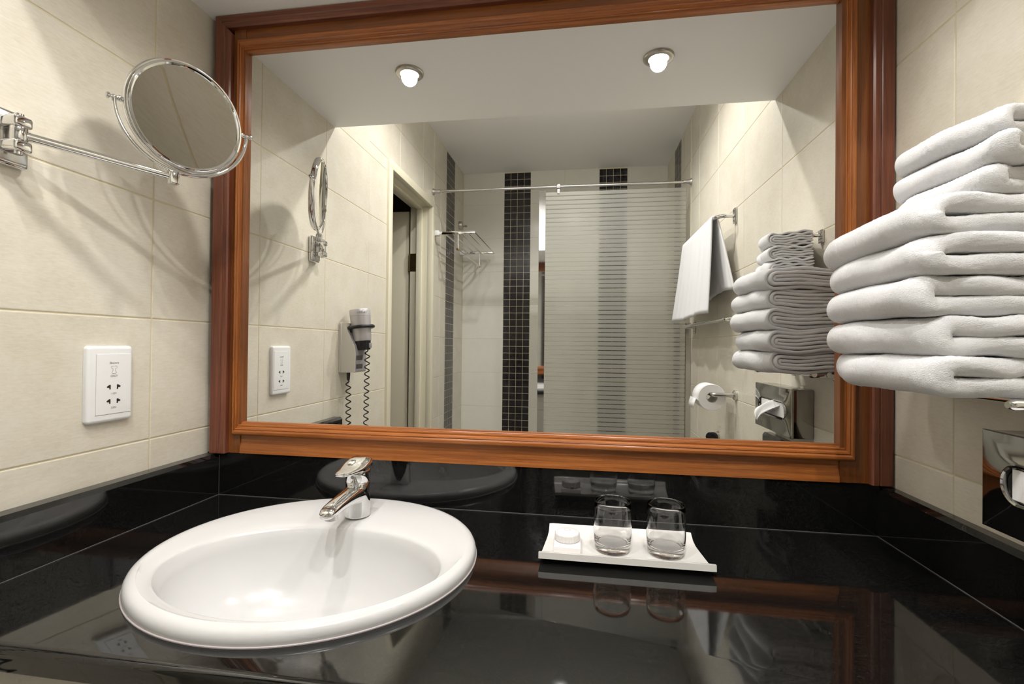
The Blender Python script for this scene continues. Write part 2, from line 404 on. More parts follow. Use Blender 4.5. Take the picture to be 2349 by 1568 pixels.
# ---------------------------------------------------------------- framed mirror
fm = thing('framed_mirror', 'large wall mirror in a reddish mahogany frame above the worktop', 'mirror', (0.74, 0.0, 0.10))
GX0, GX1, GZ0, GZ1 = 0.083, 1.400, 0.1735, 1.0625
FX0, FX1, FZ0, FZ1 = 0.014, 1.484, 0.102, ZS
part('mirror_glass', B().box(GX0 - 0.006, GX1 + 0.006, 0.0, 0.006, GZ0 - 0.006, GZ1 + 0.006), M['mirror'], fm, 0)
part('backing_board', B().box(FX0, FX1, 0.0062, 0.0205, FZ0, FZ1), M['wood_mid'], fm, 0)
def rail(name, p0, p1, d, u, v, prof, mat, mitre=(True, True), closed=True):
    # profile (inward, outward) extruded along d from p0 to p1, ends mitred by the inward amount
    L = (Vector(p1) - Vector(p0)).length; T = frame_m(d, u, v, p0); n = len(prof); rings = []
    NS = 12
    for i in range(NS + 1):
        f = i / NS
        rings.append([Vector((( a if mitre[0] else 0) * (1 - f) + (L - (a if mitre[1] else 0)) * f, a, h)) for a, h in prof])
    bb = B().loft(rings)
    me = mesh(name, bb, mat, 28); o = bpy.data.objects.new(name, me); COL.objects.link(o); o.parent = fm
    o.matrix_local = Matrix.Translation(-Vector(fm.location)) @ T
    return o
def rprof(w, h, r=0.004, n=4, base=0.006):
    return [(0, -base)] + [(r - r * math.cos(a), h - r + r * math.sin(a)) for a in [PI / 2 * i / n for i in range(n + 1)]] + \
           [(w - r + r * math.sin(a), h - r + r * math.cos(a)) for a in [PI / 2 * i / n for i in range(n + 1)]] + [(w, -base)]
oL, oR, oT = 0.043, 0.039, 0.031
def oprof(w):
    # flat board with a small stepped inner bead
    return [(0, -0.006), (0, 0.021), (0.003, 0.024), (w - 0.016, 0.0245), (w - 0.0135, 0.0225), (w - 0.012, 0.0245), (w - 0.003, 0.0245), (w, 0.0215), (w, -0.006)]
rail('outer_board', (FX0, 0, FZ1), (FX0, 0, FZ0), -Z, X, -Y, oprof(oL), M['wood_red'], (True, False))
rail('outer_board', (FX1, 0, FZ0), (FX1, 0, FZ1), Z, -X, -Y, oprof(oR), M['wood_red'], (False, True))
rail('outer_board', (FX1, 0, FZ1), (FX0, 0, FZ1), -X, -Z, -Y, oprof(oT), M['wood_red'], (True, True))
# flat stiles and rails, butt jointed
sl0, sl1 = FX0 + oL, GX0 + 0.004; sr0, sr1 = GX1 - 0.006, FX1 - oR
flat = lambda w, h=0.011: [(0, -0.006), (0, h), (w, h), (w, -0.006)]
rail('stile', (sl0, 0, FZ1 - oT), (sl0, 0, FZ0), -Z, X, -Y, flat(sl1 - sl0), M['wood_mid'], (False, False))
rail('stile', (sr1, 0, FZ0), (sr1, 0, FZ1 - oT), Z, -X, -Y, flat(sr1 - sr0), M['wood_mid'], (False, False))
rail('rail', (sl1 + 0.0008, 0, FZ0), (sr0 - 0.0008, 0, FZ0), X, Z, -Y, [(0, -0.006), (0, 0.0135), (0.012, 0.0125), (0.026, 0.0085), (0.05, 0.0085), (GZ0 - FZ0 - 0.002, 0.0085), (GZ0 - FZ0 - 0.002, -0.006)], M['wood'], (False, False))
rail('rail', (sr0 - 0.0008, 0, FZ1 - oT), (sl1 + 0.0008, 0, FZ1 - oT), -X, -Z, -Y, flat(FZ1 - oT - GZ1 - 0.002, 0.010), M['wood_mid'], (False, False))
def mprof(w):
    P = [(0, 0.004), (0, 0.015)]
    P += [(w * 0.16 - w * 0.16 * math.cos(a), 0.015 + 0.006 * math.sin(a)) for a in [PI / 2 * i / 4 for i in range(1, 5)]]
    P += [(w * 0.30, 0.0205), (w * 0.36, 0.0175), (w * 0.41, 0.0165), (w * 0.46, 0.0178), (w * 0.56, 0.0165), (w * 0.62, 0.0125), (w * 0.66, 0.0112), (w * 0.71, 0.012), (w * 0.80, 0.0115), (w * 0.86, 0.0075), (w * 0.92, 0.0062), (w, 0.0055), (w, -0.0005), (0, -0.0005)]
    return P
mw = 0.024
mL, mR, mB, mT = 0.014, 0.021, 0.030, 0.026
ax0, ax1, az0, az1 = GX0 - mL + 0.002, GX1 + mR - 0.002, GZ0 - mB + 0.002, GZ1 + mT - 0.002
def mould(p0, p1, d, u, v, w, e0, e1):
    L = (Vector(p1) - Vector(p0)).length; prof = mprof(w); rings = []
    for i in range(13):
        f = i / 12; rings.append([Vector(((a / w * e0) * (1 - f) + (L - a / w * e1) * f, a, h)) for a, h in prof])
    me = mesh('moulding', B().loft(rings), M['wood'], 35); o = bpy.data.objects.new('moulding', me); COL.objects.link(o); o.parent = fm
    o.matrix_local = Matrix.Translation(-Vector(fm.location)) @ frame_m(d, u, v, p0)
mould((ax0, 0, az0), (ax1, 0, az0), X, Z, -Y, mB, mL, mR); mould((ax1, 0, az1), (ax0, 0, az1), -X, -Z, -Y, mT, mR, mL)
mould((ax0, 0, az1), (ax0, 0, az0), -Z, X, -Y, mL, mT, mB); mould((ax1, 0, az0), (ax1, 0, az1), Z, -X, -Y, mR, mB, mT)

# ---------------------------------------------------------------- worktop with splashbacks
CF = -0.553          # front edge of the worktop
SCX, SCY, SA, SB = 0.441, -0.267, 0.273, 0.247     # basin rim ellipse
HCX, HCY, HA, HB = 0.448, -0.300, 0.243, 0.203     # cut-out
wt = thing('worktop', 'polished black granite worktop with upstands around the basin', 'worktop', (0.74, -0.28, -0.03))
x0, x1, y0, y1 = 0.0, W, CF, 0.019
angs = [2 * PI * i / 120 for i in range(120)]
for cx_, cy_ in ((x0, y0), (x1, y0), (x1, y1), (x0, y1)): angs.append(math.atan2(cy_ - HCY, cx_ - HCX) % (2 * PI))
angs = sorted(set(round(a, 6) for a in angs))
def bound(a, m=0.0):
    dx, dy = math.cos(a), math.sin(a); ts = []
    if dx > 1e-9: ts.append((x1 - m - HCX) / dx)
    if dx < -1e-9: ts.append((x0 + m - HCX) / dx)
    if dy > 1e-9: ts.append((y1 - m - HCY) / dy)
    if dy < -1e-9: ts.append((y0 + m - HCY) / dy)
    k = min(t_ for t_ in ts if t_ > 0); return (HCX + dx * k, HCY + dy * k)
def er(a): return 1 / math.sqrt((math.cos(a) / HA) ** 2 + (math.sin(a) / HB) ** 2)
th_ = 0.034; rings = []
nose = 0.010
hole = lambda z: [(HCX + er(a) * math.cos(a), HCY + er(a) * math.sin(a), z) for a in angs]
def outer(dy, z):
    o = []
    for a in angs:
        px, py = bound(a)
        if py < y0 + 1e-6: py = y0 + dy
        o.append((px, py, z))
    return o
rings = [hole(-th_), hole(0.0), outer(nose, 0.0)]
for k in range(1, 6):
    q = PI / 2 * k / 5; rings.append(outer(nose - nose * math.sin(q), -nose + nose * math.cos(q)))
rings += [outer(0.0, -th_ + 0.004), outer(0.004, -th_), hole(-th_)]
part('slab', B().loft(rings, False, False), M['granite'], wt, 35)
HS = 0.099; SLX, SRX = 0.032, W - 0.024
part('backsplash', B().box(0.0, W, -0.010, 0.0195, 0.0003, 0.1015, 0.0008, 1), M['granite'], wt)
def side_splash(xa, xb, sgn):
    c = 0.008
    if sgn > 0: poly = [(xa, 0.0003), (xb, 0.0003), (xb, HS - c), (xb - c * 0.8, HS), (xa, HS)]
    else: poly = [(xa, 0.0003), (xb, 0.0003), (xb, HS), (xa + c * 0.8, HS), (xa, HS - c)]
    return B().prism([(p[0], p[1]) for p in poly], 0.0102, 0.572, frame_m(X, Z, -Y, (0, 0, 0)))
part('backsplash', side_splash(0.0005, SLX, 1), M['granite'], wt, 20); part('backsplash', side_splash(SRX, W - 0.0005, -1), M['granite'], wt, 20)
sj = B()
sj.tube([(SLX + 0.0003, CF + 0.02, 0.0006), (SLX + 0.0003, -0.0105, 0.0006)], 0.0009, 6); sj.tube([(SLX, -0.0105, 0.0006), (SRX, -0.0105, 0.0006)], 0.0009, 6)
sj.tube([(SRX - 0.0003, CF + 0.02, 0.0006), (SRX - 0.0003, -0.0105, 0.0006)], 0.0009, 6); sj.tube([(SLX + 0.0003, -0.0105, 0.0), (SLX + 0.0003, -0.0105, 0.095)], 0.0006, 6)
part('sealant_joint', sj, M['sealant'], wt)

vc = thing('vanity_cabinet', 'grey beige cabinet below the black worktop', 'cabinet', (0.74, -0.28, ZF))
part('side_panel', B().box(0.004, 0.022, -0.525, 0.016, ZF, -th_, 0.001, 1), M['cabinet'], vc); part('side_panel', B().box(W - 0.022, W - 0.004, -0.525, 0.016, ZF, -th_, 0.001, 1), M['cabinet'], vc)
part('apron', B().box(0.022, W - 0.022, -0.540, -0.522, -0.16, -th_, 0.001, 1), M['cabinet'], vc); part('plinth', B().box(0.022, W - 0.022, -0.49, -0.47, ZF, ZF + 0.1), M['cabinet'], vc)
part('base_board', B().box(0.022, W - 0.022, -0.52, 0.01, ZF + 0.1, ZF + 0.118), M['cabinet'], vc)
for xa, xb, hx in ((0.024, 0.741, 0.69), (0.745, W - 0.024, 0.80)):
    dd = part('cabinet_door', B().box(xa, xb, -0.543, -0.524, ZF + 0.105, -0.164, 0.0015, 1), M['cabinet'], vc)
    part('handle', B().tube([(hx, -0.543, -0.30), (hx, -0.565, -0.30), (hx, -0.565, -0.20), (hx, -0.543, -0.20)], 0.004, 10), M['chrome_soft'], dd)

# ---------------------------------------------------------------- basin and tap
ws = thing('washbasin', 'white oval porcelain washbasin set into the black worktop', 'washbasin', (SCX, SCY, 0.0))
BCX, BCY, BA, BB_ = 0.450, -0.325, 0.224, 0.153
def ell(cx, cy, a, b_, z, n=128): return [(cx + a * math.cos(2 * PI * i / n), cy + b_ * math.sin(2 * PI * i / n), z) for i in range(n)]
def mixe(f, dz, grow=0.0):   # between rim ellipse (f = 0) and bowl ellipse (f = 1)
    return ell(SCX + (BCX - SCX) * f, SCY + (BCY - SCY) * f, SA + (BA - SA) * f + grow, SB + (BB_ - SB) * f + grow, dz)
R_ = [mixe(0, 0.0005, -0.004), mixe(0, 0.0005, 0.0), mixe(0, 0.005, 0.0012), mixe(0, 0.0105, 0.0008), mixe(0, 0.0150, -0.0012), mixe(0, 0.0182, -0.0045), mixe(0, 0.0202, -0.0095), mixe(0.0, 0.0208, -0.015)]
for f in (0.42, 0.6, 0.78, 0.9): R_.append(mixe(f, 0.0208 - 0.0085 * ((f - 0.3) / 0.7) ** 1.3))
R_ += [mixe(0.97, 0.0118), mixe(1.0, 0.0102), mixe(1.016, 0.0070)]
for k in range(1, 19):
    q = k / 18 * PI / 2
    sc = math.cos(q) ** 0.62 if k < 18 else 0.0
    sc = max(sc, 0.10); z = 0.004 - 0.136 * math.sin(q) ** 1.15
    R_.append(ell(BCX, BCY + 0.0 * k, BA * 0.968 * sc, BB_ * 0.968 * sc, z))
z_in = R_[-1][0][2]
R_ += [ell(BCX, BCY, 0.0205, 0.0205, z_in - 0.002), ell(BCX, BCY, 0.0205, 0.0205, z_in - 0.035), ell(BCX, BCY, 0.027, 0.027, z_in - 0.035), ell(BCX, BCY, 0.034, 0.03, z_in - 0.014)]
for k in range(16, -1, -2):
    q = k / 18 * PI / 2; sc = math.cos(q) ** 0.62; z = 0.004 - 0.136 * math.sin(q) ** 1.15
    R_.append(ell(BCX, BCY, (BA - 0.0 + 0.009) * 0.968 * sc, (BB_ + 0.009) * 0.968 * sc, z - 0.010))
R_.append(mixe(0, 0.0005, -0.030)); R_.append(mixe(0, 0.0005, -0.004))
part('bowl', B().loft(R_, False, False), M['porcelain'], ws, 60)
part('drain', B().lathe([(0.0, z_in - 0.001), (0.006, z_in), (0.019, z_in + 0.0012), (0.0225, z_in + 0.0016), (0.0225, z_in - 0.004), (0.0, z_in - 0.004)], 32, Matrix.Translation((BCX, BCY, 0))), M['chrome'], ws)
part('overflow_ring', B().lathe([(0.0, -0.002), (0.0055, -0.002), (0.0065, 0.0015), (0.0095, 0.0025), (0.0115, 0.0), (0.0115, -0.004)], 28, frame_m(X, Vector((0, 0.33, 0.944)).normalized(), Vector((0, 0.944, -0.33)).normalized(), (BCX, BCY - 0.1335, -0.040))), M['chrome'], ws)
part('sealant_bead', B().tube([(SCX + (SA + 0.0015) * math.cos(2 * PI * i / 128), SCY + (SB + 0.0015) * math.sin(2 * PI * i / 128), 0.0008) for i in range(128)], 0.0014, 6, True), M['grey_line'], ws)
mk = []
for i in range(40):
    s_ = i / 39; mk.append((0.352 + 0.032 * s_, -0.092 - 0.008 * s_ + 0.0016 * math.sin(s_ * 38) * (1.6 - s_), 0.0212))
part('maker_mark', B().tube(mk, 0.00035, 5), M['grey_line'], ws)

tp = thing('basin_tap', 'chrome single-lever tap on the back ledge of the washbasin', 'tap', (0.443, -0.124, 0.0200))
TX, TY = 0.443, -0.124
dT = Vector((-0.01, -1.0, 0)).normalized(); sT = Vector((-dT.y, dT.x, 0))
part('body', B().lathe([(0.0, 0.0190), (0.0250, 0.0190), (0.0250, 0.0210), (0.0247, 0.0225), (0.0243, 0.040), (0.0238, 0.060), (0.0236, 0.0855), (0.0226, 0.0868), (0.0, 0.0868)], 48, Matrix.Translation((TX, TY, 0))), M['chrome'], tp)
part('cartridge_cap', B().lathe([(0.0, 0.0872), (0.0228, 0.0872), (0.0238, 0.0884), (0.0240, 0.106), (0.0232, 0.113), (0.019, 0.117), (0.0, 0.119)], 48, Matrix.Translation((TX, TY, 0))), M['chrome'], tp)
def sect(s_, zc, hw, hh, n=24, p=2.6):
    c = Vector((TX, TY, zc)) + dT * s_; o = []
    for i in range(n):
        a = 2 * PI * i / n; ca, sa = math.cos(a), math.sin(a)
        o.append(c + sT * (hw * math.copysign(abs(ca) ** (2 / p), ca)) + Z * (hh * math.copysign(abs(sa) ** (2 / p), sa)))
    return o
part('spout', B().loft([sect(0.0, 0.063, 0.0215, 0.0200), sect(0.018, 0.0645, 0.0205, 0.0185), sect(0.036, 0.0655, 0.0188, 0.0150), sect(0.06, 0.0655, 0.0175, 0.0125), sect(0.085, 0.0640, 0.0168, 0.0112), sect(0.103, 0.0620, 0.0162, 0.0104), sect(0.114, 0.0598, 0.0148, 0.0088), sect(0.1205, 0.0576, 0.0112, 0.0060), sect(0.1225, 0.0566, 0.005, 0.003)]), M['chrome'], tp, 60)
part('aerator', B().lathe([(0.0, 0.0445), (0.0085, 0.0445), (0.0115, 0.0450), (0.0115, 0.0540), (0.0, 0.0540)], 32, Matrix.Translation(Vector((TX, TY, 0)) + dT * 0.100)), M['chrome_soft'], tp)
def lev(s_, z, hw, hh): return sect(s_, z, hw, hh, 24, 3.2)
part('lever', B().loft([lev(-0.0262, 0.1195, 0.012, 0.004), lev(-0.0240, 0.1215, 0.0185, 0.0095), lev(-0.014, 0.1218, 0.0238, 0.0122), lev(0.002, 0.1200, 0.0252, 0.0120), lev(0.015, 0.1182, 0.0250, 0.0092), lev(0.027, 0.1172, 0.0232, 0.0062), lev(0.044, 0.1166, 0.0195, 0.0044), lev(0.060, 0.1162, 0.0155, 0.0038), lev(0.068, 0.1160, 0.0118, 0.0030), lev(0.0705, 0.1159, 0.006, 0.0012)]), M['chrome'], tp, 60)
part('temperature_dot', B().lathe([(0.0, 0.0), (0.0035, 0.0), (0.003, 0.0008), (0.0, 0.001)], 20, frame_m(sT, Z, dT, Vector((TX, TY, 0.100)) + dT * 0.0238)), M['panel_grey'], tp)

# ---------------------------------------------------------------- tray with glasses and soap
tr = thing('ceramic_tray', 'long white ceramic tray with curled edges on the black worktop', 'tray', (0.962, -0.172, 0.0))
def tray_prof(xn):
    P = []; yA, yC = -0.239, -0.106
    top = [(yA, 0.0215), (yA + 0.005, 0.0212), (yA + 0.010, 0.0165), (yA + 0.016, 0.0105), (yA + 0.026, 0.0082), (-0.19, 0.0078), (-0.155, 0.0078), (yC - 0.032, 0.0084), (yC - 0.018, 0.0120), (yC - 0.006, 0.0175), (yC, 0.0205)]
    bot = [(yC + 0.0012, 0.0155), (yC - 0.010, 0.0082), (yC - 0.028, 0.0022), (-0.155, 0.0003), (-0.19, 0.0003), (yA + 0.030, 0.0012), (yA + 0.016, 0.0042), (yA + 0.004, 0.0088), (yA - 0.001, 0.0112)]
    return top + bot
rings = []
for i in range(33):
    f = i / 32; xx = 0.8195 + 0.2845 * f; e = abs(2 * f - 1)
    r_ = []
    for (yy, zz) in tray_prof(0):
        shrink = 0.0
        t_ = (yy + 0.239) / 0.133
        xo = (1 - 2 * f) * (0.010 * min(1, t_ * 1.15)) * e     # ends pulled in towards the back
        r_.append(((xx + xo), yy, zz))
    rings.append(r_)
for k_, (f0, f1) in enumerate(((0, 1), (32, 31))):
    rings[f0] = [(x_ + (rings[f1][j][0] - x_) * 0.15, y_ * 0.99 + -0.172 * 0.01, z_ * 0.96 + 0.0003) for j, (x_, y_, z_) in enumerate(rings[f0])]
part('dish', B().loft(rings), M['tray'], tr, 50)
def tumbler(name, x, y, label):
    g = thing(name, label, 'glass', (x, y, 0.0079), 'tumblers on the ceramic tray')
    o = [(0.0, 0.0), (0.0275, 0.0), (0.0292, 0.0012), (0.0302, 0.0042), (0.0318, 0.016), (0.0327, 0.030), (0.0330, 0.044), (0.0328, 0.060), (0.0322, 0.074), (0.0315, 0.0840), (0.0312, 0.0856), (0.0306, 0.0862), (0.0300, 0.0856)]
    i_ = [(0.0309, 0.074), (0.0316, 0.060), (0.0318, 0.044), (0.0314, 0.030), (0.0301, 0.0185), (0.0284, 0.0145), (0.026, 0.0132), (0.012, 0.0126), (0.0, 0.0124)]
    obj('bowl', B().lathe(o + i_, 64), M['glass'], g, 60)
    return g
tumbler('drinking_glass', 0.9455, -0.1760, 'clear glass tumbler beside the wrapped soap on the tray')
tumbler('drinking_glass', 1.0360, -0.1760, 'clear glass tumbler at the end of the tray away from the soap')
bx = thing('amenity_box', 'flat white box lying on the ceramic tray under the round soap', 'box', (0.867, -0.176, 0.0079))
part('carton', B().box(0.8435, 0.8905, -0.2075, -0.1445, 0.0080, 0.0180, 0.0006, 1), M['wax'], bx, 30)
part('lid_flap', B().box(0.8433, 0.8907, -0.2077, -0.2065, 0.0135, 0.0182, 0.0002, 1), M['wax'], bx, 30)
sp = thing('wrapped_soap', 'round pleated paper-wrapped soap lying on the flat white box', 'soap', (0.8665, -0.171, 0.0180))
sb = []
for i in range(96):
    a = 2 * PI * i / 96; k = 1.0 + (0.02 if i % 2 else -0.02); row = []
    for (r_, h_) in ((0.0, 0.0), (0.0205, 0.0), (0.0220 * k, 0.0015), (0.0218 * k, 0.0120), (0.0206, 0.0138), (0.0165, 0.0155), (0.010, 0.0170), (0.0, 0.0172)):
        row.append((0.8665 + r_ * math.cos(a), -0.171 + r_ * math.sin(a), 0.0180 + h_))
    sb.append(row)
bb = B(); 
fsv = [p_ for row in sb for p_ in row]; fsf = []
for i in range(96):
    j = (i + 1) % 96
    for q in range(7): fsf.append((i * 8 + q, j * 8 + q, j * 8 + q + 1, i * 8 + q + 1))
part('wrapper', bb.add(fsv, fsf), M['wax'], sp, 20)
part('emblem', B().tube([(0.8665 + 0.0055 * math.cos(a), -0.171 + 0.0042 * math.sin(a), 0.0351) for a in [2 * PI * i / 30 for i in range(30)]], 0.00045, 6, True), M['grey_line'], sp)

# ---------------------------------------------------------------- shaving mirror on the left wall
sm = thing('shaving_mirror', 'round chrome magnifying mirror on a swing arm on the left wall', 'mirror', (0.0, -0.425, 0.64))
part('wall_plate', B().box(0.0005, 0.0135, -0.4435, -0.3945, 0.634, 0.720, 0.0055, 3), M['chrome'], sm, 50)
pl = B(); pl.box(0.0125, 0.0165, -0.4385, -0.3995, 0.640, 0.714, 0.0015, 2)
part('raised_panel', pl, M['chrome_soft'], sm)
HGX, HGY = 0.034, -0.424
for z0_, z1_ in ((0.689, 0.706), (0.652, 0.669)):
    part('knuckle', B().box(0.015, 0.045, HGY - 0.013, HGY + 0.012, z0_, z1_, 0.004, 3), M['chrome'], sm)
part('pivot_pin', B().tube([(HGX, HGY, 0.648), (HGX, HGY, 0.710)], 0.0058, 20), M['chrome'], sm)
part('pivot_collar', B().lathe([(0.0, 0.668), (0.0095, 0.668), (0.0105, 0.670), (0.0105, 0.688), (0.0095, 0.690), (0.0, 0.690)], 28, Matrix.Translation((HGX, HGY, 0))), M['chrome'], sm)
CMx = Vector((0.136, -0.226, 0.7925)); axA = Vector((0.375, 0.927, 0.09)).normalized(); nh = Vector((0.927, -0.375, 0)).normalized()
tilt = -0.088; nM = (nh * math.cos(tilt) + Z * math.sin(tilt)); nM = (nM - axA * nM.dot(axA)).normalized(); upM = nM.cross(axA).normalized()
if upM.z < 0: upM = -upM
pa = 1.5 * PI - 0.20
post = CMx + axA * (0.1136 * math.cos(pa)) + Z * (0.1136 * 0.95 * math.sin(pa))
part('arm', B().tube([(HGX, HGY, 0.679), Vector((HGX, HGY, 0.679)).lerp(Vector((post.x, post.y, 0.673)), 0.5), (post.x, post.y, 0.673)], [0.0072, 0.0066, 0.0062], 20), M['chrome'], sm, 60)
sw = part('swivel_block', B().box(-0.0085, 0.0085, -0.0085, 0.0085, 0.659, 0.684, 0.003, 3), M['chrome'], sm)
sw.data.transform(Matrix.Translation((post.x, post.y, 0)) @ Matrix.Translation(-Vector(sm.location)) @ Matrix.Rotation(math.atan2(axA.y, axA.x), 4, 'Z') @ Matrix.Translation(Vector(sm.location)))
RO = 0.1075
yk = [CMx + axA * (0.1136 * math.cos(a)) + Z * (0.1136 * math.sin(a)) for a in [PI + PI * i / 48 for i in range(49)]]
yk = [Vector((p_.x, p_.y, CMx.z + (p_.z - CMx.z) * 0.95)) for p_ in yk]
part('yoke', B().tube(yk, 0.0035, 12), M['chrome'], sm, 60)
part('swivel_pin', B().tube([(post.x, post.y, 0.678), (post.x, post.y, post.z)], 0.005, 16), M['chrome'], sm)
Tm = frame_m(axA, upM, nM if axA.cross(upM).dot(nM) > 0 else -nM, CMx)
if axA.cross(upM).dot(nM) < 0: Tm = frame_m(-axA, upM, nM, CMx)
Tm = Tm @ Matrix.Scale(0.95, 4)
ringp = [(0.0950, 0.0045), (0.0960, 0.0074), (0.0988, 0.0088), (0.1018, 0.0074), (0.1030, 0.0052), (0.1052, 0.0058), (0.1068, 0.0045), (0.1075, 0.0020), (0.1075, -0.0030), (0.1062, -0.0062), (0.1040, -0.0078), (0.1000, -0.0082), (0.0960, -0.0070), (0.0950, -0.0045)]
part('mirror_rim', B().lathe(ringp, 120, Tm, True), M['chrome'], sm, 40)
RC = 1.0; cc = []
for k in range(13):
    r_ = 0.0965 * k / 12; cc.append((r_, 0.0008 + r_ * r_ / (2 * RC)))
part('magnifying_glass', B().lathe(cc + [(0.0965, -0.0005), (0.0, -0.0006)], 120, Tm), M['mirror'], sm, 60, 'concave magnifying mirror glass')
part('plain_glass', B().lathe([(0.0, -0.0062), (0.0965, -0.0062), (0.0965, -0.0010), (0.0, -0.0010)], 120, Tm), M['mirror'], sm, 30)
for sg in (-1, 1):
    kb = B().lathe([(0.0, 0.1070), (0.0042, 0.1070), (0.0052, 0.1085), (0.0052, 0.1140), (0.0034, 0.1150), (0.0034, 0.1180), (0.0042, 0.1195), (0.0042, 0.1215), (0.0030, 0.1230), (0.0030, 0.1255), (0.0055, 0.1275), (0.0060, 0.1295), (0.0045, 0.1315), (0.0, 0.1318)], 24, frame_m(Z.cross(axA * sg), Z, axA * sg, CMx) if (Z.cross(axA * sg)).cross(Z).dot(axA * sg) > 0 else frame_m(-Z.cross(axA * sg), Z, axA * sg, CMx))
    kb.v = [tuple(CMx + (Vector(q_) - CMx) * 0.95) for q_ in kb.v]
    part('pivot_knob', kb, M['chrome'], sm, 40)

# ---------------------------------------------------------------- shaver socket
sk = thing('shaver_socket', 'white shaver socket plate on the left wall below the round mirror', 'socket', (0.0, -0.2548, 0.284))
def rbox_yz(yc, zc, w, h, x0_, x1_, r=0.006, edge=0.004):
    def ring(ins, xx):
        o = []
        for (sy, sz, a0) in ((1, 1, 0), (-1, 1, PI / 2), (-1, -1, PI), (1, -1, 1.5 * PI)):
            for i in range(7):
                a = a0 + PI / 2 * i / 6; rr = max(r - ins, 0.0008)
                o.append((xx, yc + sy * (w / 2 - ins - rr) + rr * math.cos(a), zc + sz * (h / 2 - ins - rr) + rr * math.sin(a)))
        return o
    rg = [ring(0, x0_), ring(0, x1_ - edge)]
    for k in range(1, 5):
        q = PI / 2 * k / 4; rg.append(ring(edge * 1.3 * (1 - math.cos(q)), x1_ - edge + edge * math.sin(q)))
    return B().loft(rg)
part('plate', rbox_yz(-0.2548, 0.2840, 0.0865, 0.1430, 0.0003, 0.0105, 0.007, 0.005), M['plastic'], sk, 40)
part('face', rbox_yz(-0.2500, 0.2840, 0.0660, 0.1130, 0.0100, 0.0112, 0.001, 0.0005), M['plastic'], sk, 30)
part('face_joint', B().box(0.0104, 0.01062, -0.2838, -0.2160, 0.2265, 0.2274).box(0.0104, 0.01062, -0.2838, -0.2831, 0.2265, 0.3405), M['grey_line'], sk, 0)
def slot(y, z, sg):
    P = [(0.0, 0.0042), (sg * 0.0025, 0.0030), (sg * 0.0062, 0.0004), (sg * 0.0052, -0.0016), (sg * 0.0012, -0.0020), (sg * 0.0012, -0.0048), (-sg * 0.0014, -0.0050), (-sg * 0.0014, 0.0030)]
    return B().prism([(a, c) for a, c in P], 0.0111, 0.01135, frame_m(Y, Z, X, (0, y, z)))
for zz, sgz in ((0.2785, 1), (0.2515, -1)):
    for yy, sg in ((-0.2580, -1), (-0.2435, 1)):
        part('pin_slot', slot(yy, zz, sg), M['slot'], sk, 0)
def wall_text(txt, size, y, z, x, par, m4=None, mat=None):
    me = text_mesh(txt, size, mat or M['print']); o = bpy.data.objects.new('lettering', me); COL.objects.link(o); o.parent = par
    o.matrix_local = Matrix.Translation(-Vector(par.location)) @ (m4 or frame_m(Y, Z, X, (x, y, z)))
    return o
wall_text('Shavers', 0.0058, -0.2505, 0.3235, 0.0113, sk); wall_text('ONLY', 0.0052, -0.2505, 0.2985, 0.0113, sk)
wall_text('115V', 0.0050, -0.2505, 0.2655, 0.0113, sk); wall_text('230V', 0.0050, -0.2505, 0.2390, 0.0113, sk)
ic = B()
for sg in (-1, 1):
    cxx = -0.2505
    ic.tube([(0.0113, cxx + sg * 0.0008, 0.3175), (0.0113, cxx + sg * 0.0052, 0.3175), (0.0113, cxx + sg * 0.0052, 0.3135), (0.0113, cxx + sg * 0.0025, 0.3130), (0.0113, cxx + sg * 0.0025, 0.3085), (0.0113, cxx + sg * 0.0050, 0.3050), (0.0113, cxx - sg * 0.003, 0.3020)], 0.00028, 5)
part('razor_symbol', ic, M['print'], sk)

# ---------------------------------------------------------------- hair dryer in its wall holder
HY = -0.645
hh = thing('hair_dryer_holder', 'grey wall holder with a black ring beside the doorway', 'holder', (0.0, HY, 0.26))
sp_ = [(0.0, 0.258), (0.060, 0.258), (0.0635, 0.262), (0.0640, 0.330), (0.0625, 0.345), (0.058, 0.360), (0.048, 0.380), (0.038, 0.402), (0.031, 0.420), (0.0285, 0.438), (0.0275, 0.441), (0.0, 0.441)]
part('case', B().prism(sp_, -HY - 0.046, -HY + 0.046, frame_m(X, Z, -Y, (0, 0, 0))), M['holder'], hh, 35)
part('back_plate', B().box(0.0003, 0.011, HY - 0.0475, HY + 0.0475, 0.2565, 0.4425, 0.002, 1), M['holder'], hh)
part('front_panel', B().prism([(0.0642, 0.262), (0.0652, 0.263), (0.0652, 0.329), (0.0640, 0.345), (0.0595, 0.361), (0.0495, 0.381), (0.0395, 0.403), (0.0385, 0.402), (0.0485, 0.379), (0.0585, 0.359), (0.0630, 0.344)], -HY - 0.040, -HY + 0.040, frame_m(X, Z, -Y, (0, 0, 0))), M['panel_grey'], hh, 30)
for zz in (0.272, 0.304): part('button', B().box(0.0648, 0.0662, HY - 0.012, HY + 0.038, zz, zz + 0.017, 0.0005, 1), M['button'], hh)
RCX = 0.062
tor = [(RCX + 0.046 * math.cos(2 * PI * i / 48), HY + 0.046 * math.sin(2 * PI * i / 48), 0.4265 + 0.006 * math.cos(2 * PI * i / 48)) for i in range(48)]
part('holder_ring', B().tube(tor, 0.0065, 14, True).box(0.024, 0.042, HY - 0.03, HY + 0.03, 0.405, 0.432, 0.005), M['black'], hh, 50)
dy = thing('hair_dryer', 'silver hair dryer standing upright in the black wall ring', 'hair dryer', (RCX, HY, 0.26))
ax_d = Vector((-0.10, 0.0, 1.0)).normalized(); dO = Vector((0.0725, HY, 0.345))
e1 = Vector((ax_d.z, 0, -ax_d.x)); Td = frame_m(e1, ax_d.cross(e1), ax_d, dO)
